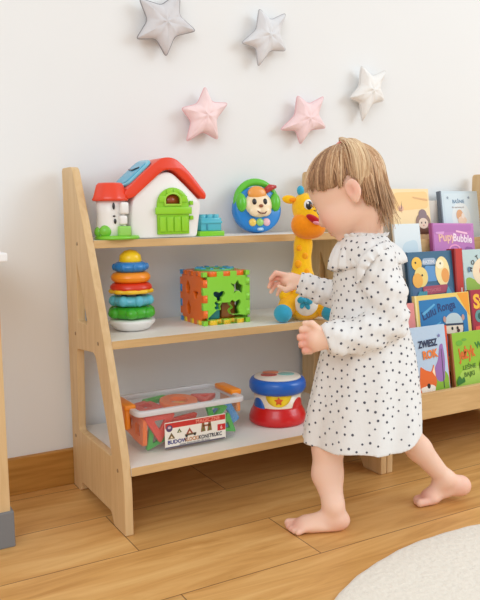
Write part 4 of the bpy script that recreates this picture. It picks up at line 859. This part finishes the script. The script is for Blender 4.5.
# ---- dress
rows = [(230, 345, 379, .040), (237, 340, 387, .066), (246, 337, 393, .092), (258, 335, 399, .098), (275, 334, 402, .088), (300, 333, 404, .084), (325, 329, 408, .090), (350, 322, 414, .100), (375, 316.5, 418, .109), (400, 311, 420, .116), (425, 306.5, 421, .122), (445, 303.5, 420, .127), (490, 299, 421, .134)]
DC = 1.61; tz = []; tl = []; tr_ = []; td = []
for y, a, b, d in rows:
    p, q = at(a, y, DC), at(b, y, DC); tz.append((p[2]+q[2])/2); tl.append(lat(p)); tr_.append(lat(q)); td.append(d)
tz, tl, tr_, td = map(lambda x: np.array(x)[::-1], (tz, tl, tr_, td))
zlo, zhi = at(306, 441, DC)[2], at(419, 421, DC)[2]
def loft(P, shrink=0):
    s = (P-CP)@A_; n = (P-CP)@F_-DC; z = P[..., 2]
    L = np.interp(z, tz, tl); R = np.interp(z, tz, tr_); D_ = np.interp(z, tz, td); c = (L+R)/2; a = (L-R)/2-shrink; b = D_-shrink
    th = np.arctan2(n/b, (s-c)/a); amp = np.clip((.50-z)/.32, 0, 1)*.042+.004
    fold = 1+amp*(.25+np.sin(5*th+1.1+2*z)+.6*np.sin(9*th+3+5*z)+.35*np.sin(14*th+1.3*np.sin(2*th)))+.004*np.sin(60*z+3*th)
    q = np.sqrt(((s-c)/a)**2+(n/b)**2)/fold
    d = (q-1)*np.minimum(a, b)*.9
    return np.maximum(d, z-tz[-1])
def hemz(P): return zlo+(zhi-zlo)*np.clip((lat(at(306, 441, DC))-(P-CP)@A_)/(lat(at(306, 441, DC))-lat(at(419, 428, DC))), 0, 1)**2.5+.08*((P-CP)@F_-DC)+.016*np.exp(-(((lat(at(306, 441, DC))-(P-CP)@A_)/.25-.28)/.26)**2)-.007*np.exp(-(((lat(at(306, 441, DC))-(P-CP)@A_)/.25-.72)/.2)**2)+.003*np.sin(40*((P-CP)@A_))
DF = Field((.20, -.84, .13), (.86, -.28, .70), .0032)
blo, bhi = np.array([.2, -.84, .13]), np.array([.86, -.28, .7])
DF.put(loft, blo, bhi, 0, pad=0)
sleeveL = [(at(374, 260, 1.545), .041), (at(386, 295, 1.525), .041), (at(390, 322, 1.520), .037), (at(366, 334, 1.508), .037), (at(334, 338.5, 1.498), .0345), (at(318, 340, 1.494), .030)]
sleeveR = [(at(357, 262, 1.675), .038), (at(350, 285, 1.70), .036), (at(345, 298, 1.715), .032), (at(322, 291, 1.728), .029), (at(304, 284.5, 1.735), .0245), (at(290, 280, 1.735), .022)]
def sleeve(S, cut, nrm, open_r):
    g = Field(DF.lo, bhi, DF.h); 
    for (a, ra), (b, rb) in zip(S, S[1:]): g.cone(a, b, ra, rb, .012)
    ax = np.array(S[-1][0])-np.array(S[0][0])
    X = g.pts(tuple(slice(0, x) for x in g.n)); al = (X-CP)@A_
    dd = (X-CP)@F_; wr = .0016*np.sin(al*150+40*np.sin(X[..., 2]*40)*.06+X[..., 2]*90)+.0018*np.sin(al*70-X[..., 2]*140+dd*60)+.001*np.sin(al*330+X[..., 2]*120)
    v = g.v+wr*(g.v < .02); v = np.maximum(v, (X-cut)@nrm)           # cuff
    near = ((X-cut)@nrm) > -.010
    k = .014; h = np.maximum(k-np.abs(DF.v-v), 0)/k; DF.v = (np.minimum(DF.v, v)-h*h*k*.25).astype(np.float32)
nl = at(316, 340, 1.494)-at(334, 338, 1.498); nl /= np.linalg.norm(nl); nl = nl-Zv*.25; nl /= np.linalg.norm(nl)
sleeve(sleeveL, at(324.5, 339, 1.496), nl, .02)
nr_ = at(290, 281, 1.735)-at(322, 291, 1.728); nr_ /= np.linalg.norm(nr_)
sleeve(sleeveR, at(298.5, 283, 1.735), nr_, .016)
X = DF.pts(tuple(slice(0, x) for x in DF.n)); hz = hemz(X)
DF.v = np.maximum(DF.v, hz-X[..., 2]).astype(np.float32)
inner = np.maximum(loft(X, .006), X[..., 2]-(hz+.07)); DF.v = np.maximum(DF.v, -inner).astype(np.float32)
dme = DF.mesh()
def dotted(me, sp, r, seed):
    """prints small dark dots on the cloth as a second material of the same mesh"""
    R_ = np.random.default_rng(seed); n = len(me.polygons); c = np.empty(n*3); me.polygons.foreach_get('center', c); c = c.reshape(-1, 3); nn = np.empty(n*3); me.polygons.foreach_get('normal', nn); nn = nn.reshape(-1, 3)
    grid = {}; keep = []
    for i in R_.permutation(n):
        k = tuple(np.floor(c[i]/sp).astype(int)); ok = True
        for dx in (-1, 0, 1):
            for dy in (-1, 0, 1):
                for dz in (-1, 0, 1):
                    for j in grid.get((k[0]+dx, k[1]+dy, k[2]+dz), ()):
                        if ((c[i]-c[j])**2).sum() < sp*sp: ok = False
        if ok: grid.setdefault(k, []).append(i); keep.append(i)
    bm = bmesh.new(); bm.from_mesh(me)
    for f_ in bm.faces: f_.smooth = True
    for i in keep:
        N_ = Vector(nn[i]); t1 = N_.orthogonal().normalized(); t2 = N_.cross(t1); o = Vector(c[i]); rr = r*R_.uniform(.8, 1.15); ph = R_.uniform(0, 6)
        m_ = bm.verts.new(o+N_*.0011); ring = [bm.verts.new(o+N_*.0004+(t1*math.cos(ph+2*PI*q/7)+t2*math.sin(ph+2*PI*q/7))*rr) for q in range(7)]
        for q in range(7): bm.faces.new((m_, ring[q], ring[(q+1) % 7])).material_index = 1
    me2 = bpy.data.meshes.new('m'); bm.to_mesh(me2); bm.free(); return me2
CLOTH = mat('white_cotton', (234, 233, 233), rough=.9, spec=.1, noise=.02, nscale=60, bump=.25, sheen=.2); DOT = mat('dot_print', (92, 92, 102), rough=.9, spec=.1)
dress = obj('dress', dotted(dme, .0160, .0027, 3), [CLOTH, DOT], person, 'white long-sleeved dress with small dark dots')
def ruffle(zc, L, R, Dp, drop, out, waves, amp, front, up=False):
    bm = bmesh.new(); n = 220; K = 7; rows_ = []
    c = (L+R)/2; a = (L-R)/2
    for k in range(K+1):
        t = k/K; row = []
        for i in range(n):
            th = 2*PI*i/n; fr_ = .5+.5*math.cos(th); w = t*amp*math.sin(waves*th+.6*math.sin(3*th))
            o_ = out*(math.sin(t*PI/2))*(1-.45*fr_*(0 if up else 1))+w; dz = -(drop*(1+front*fr_**3))*t**1.3+.5*w
            s = c+(a+o_)*math.cos(th); d = DC+(Dp+o_)*math.sin(th)
            p = CP+A_*s+F_*d; row.append(bm.verts.new((p[0], p[1], zc+dz)))
        rows_.append(row)
    for P, Q in zip(rows_, rows_[1:]):
        for i in range(n): bm.faces.new((P[i], Q[i], Q[(i+1) % n], P[(i+1) % n]))
    bmesh.ops.recalc_face_normals(bm, faces=bm.faces); bmesh.ops.solidify(bm, geom=bm.faces[:], thickness=.0016); return from_bm(bm)
zc = at(362, 238.5, DC)[2]
obj('collar_ruffle', dotted(ruffle(zc-.001, lat(at(341, 238, DC)), lat(at(385, 238, DC)), .058, .050, .043, 15, .0055, .35), .0160, .0027, 5), [CLOTH, DOT], dress, 'wide frilled collar')
obj('neck_frill', dotted(ruffle(zc-.002, lat(at(343, 238, DC)), lat(at(383, 238, DC)), .050, -.014, .010, 18, .003, .1, True), .0180, .0025, 6), [CLOTH, DOT], dress)

def armhole_ruffle(curve, w, amp, waves):
    bm = bmesh.new(); P = [np.array(p) for p in curve]; n = 90; rows_ = []; K = 6
    def sp(t):
        x = t*(len(P)-1); i = min(int(x), len(P)-2); u = x-i; p0, p1, p2, p3 = P[max(i-1, 0)], P[i], P[i+1], P[min(i+2, len(P)-1)]
        return .5*((2*p1)+(-p0+p2)*u+(2*p0-5*p1+4*p2-p3)*u*u+(-p0+3*p1-3*p2+p3)*u**3)
    for k in range(K+1):
        q = k/K; row = []
        for i in range(n+1):
            t = i/n; p = sp(t); tan = sp(min(1, t+.01))-sp(max(0, t-.01)); tan /= np.linalg.norm(tan); out = np.cross(tan, -F_); out = out if out@A_ < 0 else -out; ww = w*math.sin(PI*min(1, .12+t*.9))**.5
            p = p+out*ww*q-F_*(.011*math.sin(q*PI/2)+amp*q*math.sin(waves*2*PI*t)); row.append(bm.verts.new(tuple(p)))
        rows_.append(row)
    for A, B in zip(rows_, rows_[1:]):
        for i in range(n): bm.faces.new((A[i], B[i], B[i+1], A[i+1]))
    bmesh.ops.recalc_face_normals(bm, faces=bm.faces); bmesh.ops.solidify(bm, geom=bm.faces[:], thickness=.0016); return from_bm(bm)
obj('shoulder_ruffle', dotted(armhole_ruffle([at(386, 241, 1.530), at(374, 246, 1.512), at(363, 255, 1.506), at(357, 268, 1.507), at(356, 283, 1.514)], .022, .0035, 5), .0160, .0027, 8), [CLOTH, DOT], dress, 'gathered ruffle round the armhole')

# ================================================================== LIGHT
w = bpy.data.worlds.new('daylight'); SC.world = w; w.use_nodes = True
w.node_tree.nodes['Background'].inputs[0].default_value = (1.0, .945, .88, 1); w.node_tree.nodes['Background'].inputs[1].default_value = WORLD
def area(name, loc, target, sx, sy, power, col=(1, 1, 1)):
    l = bpy.data.lights.new(name, 'AREA'); l.shape = 'RECTANGLE'; l.size = sx; l.size_y = sy; l.energy = power; l.color = col
    o = bpy.data.objects.new(name, l); COL.objects.link(o); o.location = loc
    o.rotation_euler = (Vector(target)-Vector(loc)).to_track_quat('-Z', 'Y').to_euler(); return o
for a in AREAS: area(*a)
SC.view_settings.view_transform = 'Standard'; SC.view_settings.look = 'None'; SC.view_settings.gamma = 1; SC.view_settings.use_curve_mapping = False
SC.view_settings.exposure = EXPO
SC.cycles.max_bounces = 8; SC.cycles.transparent_max_bounces = 16
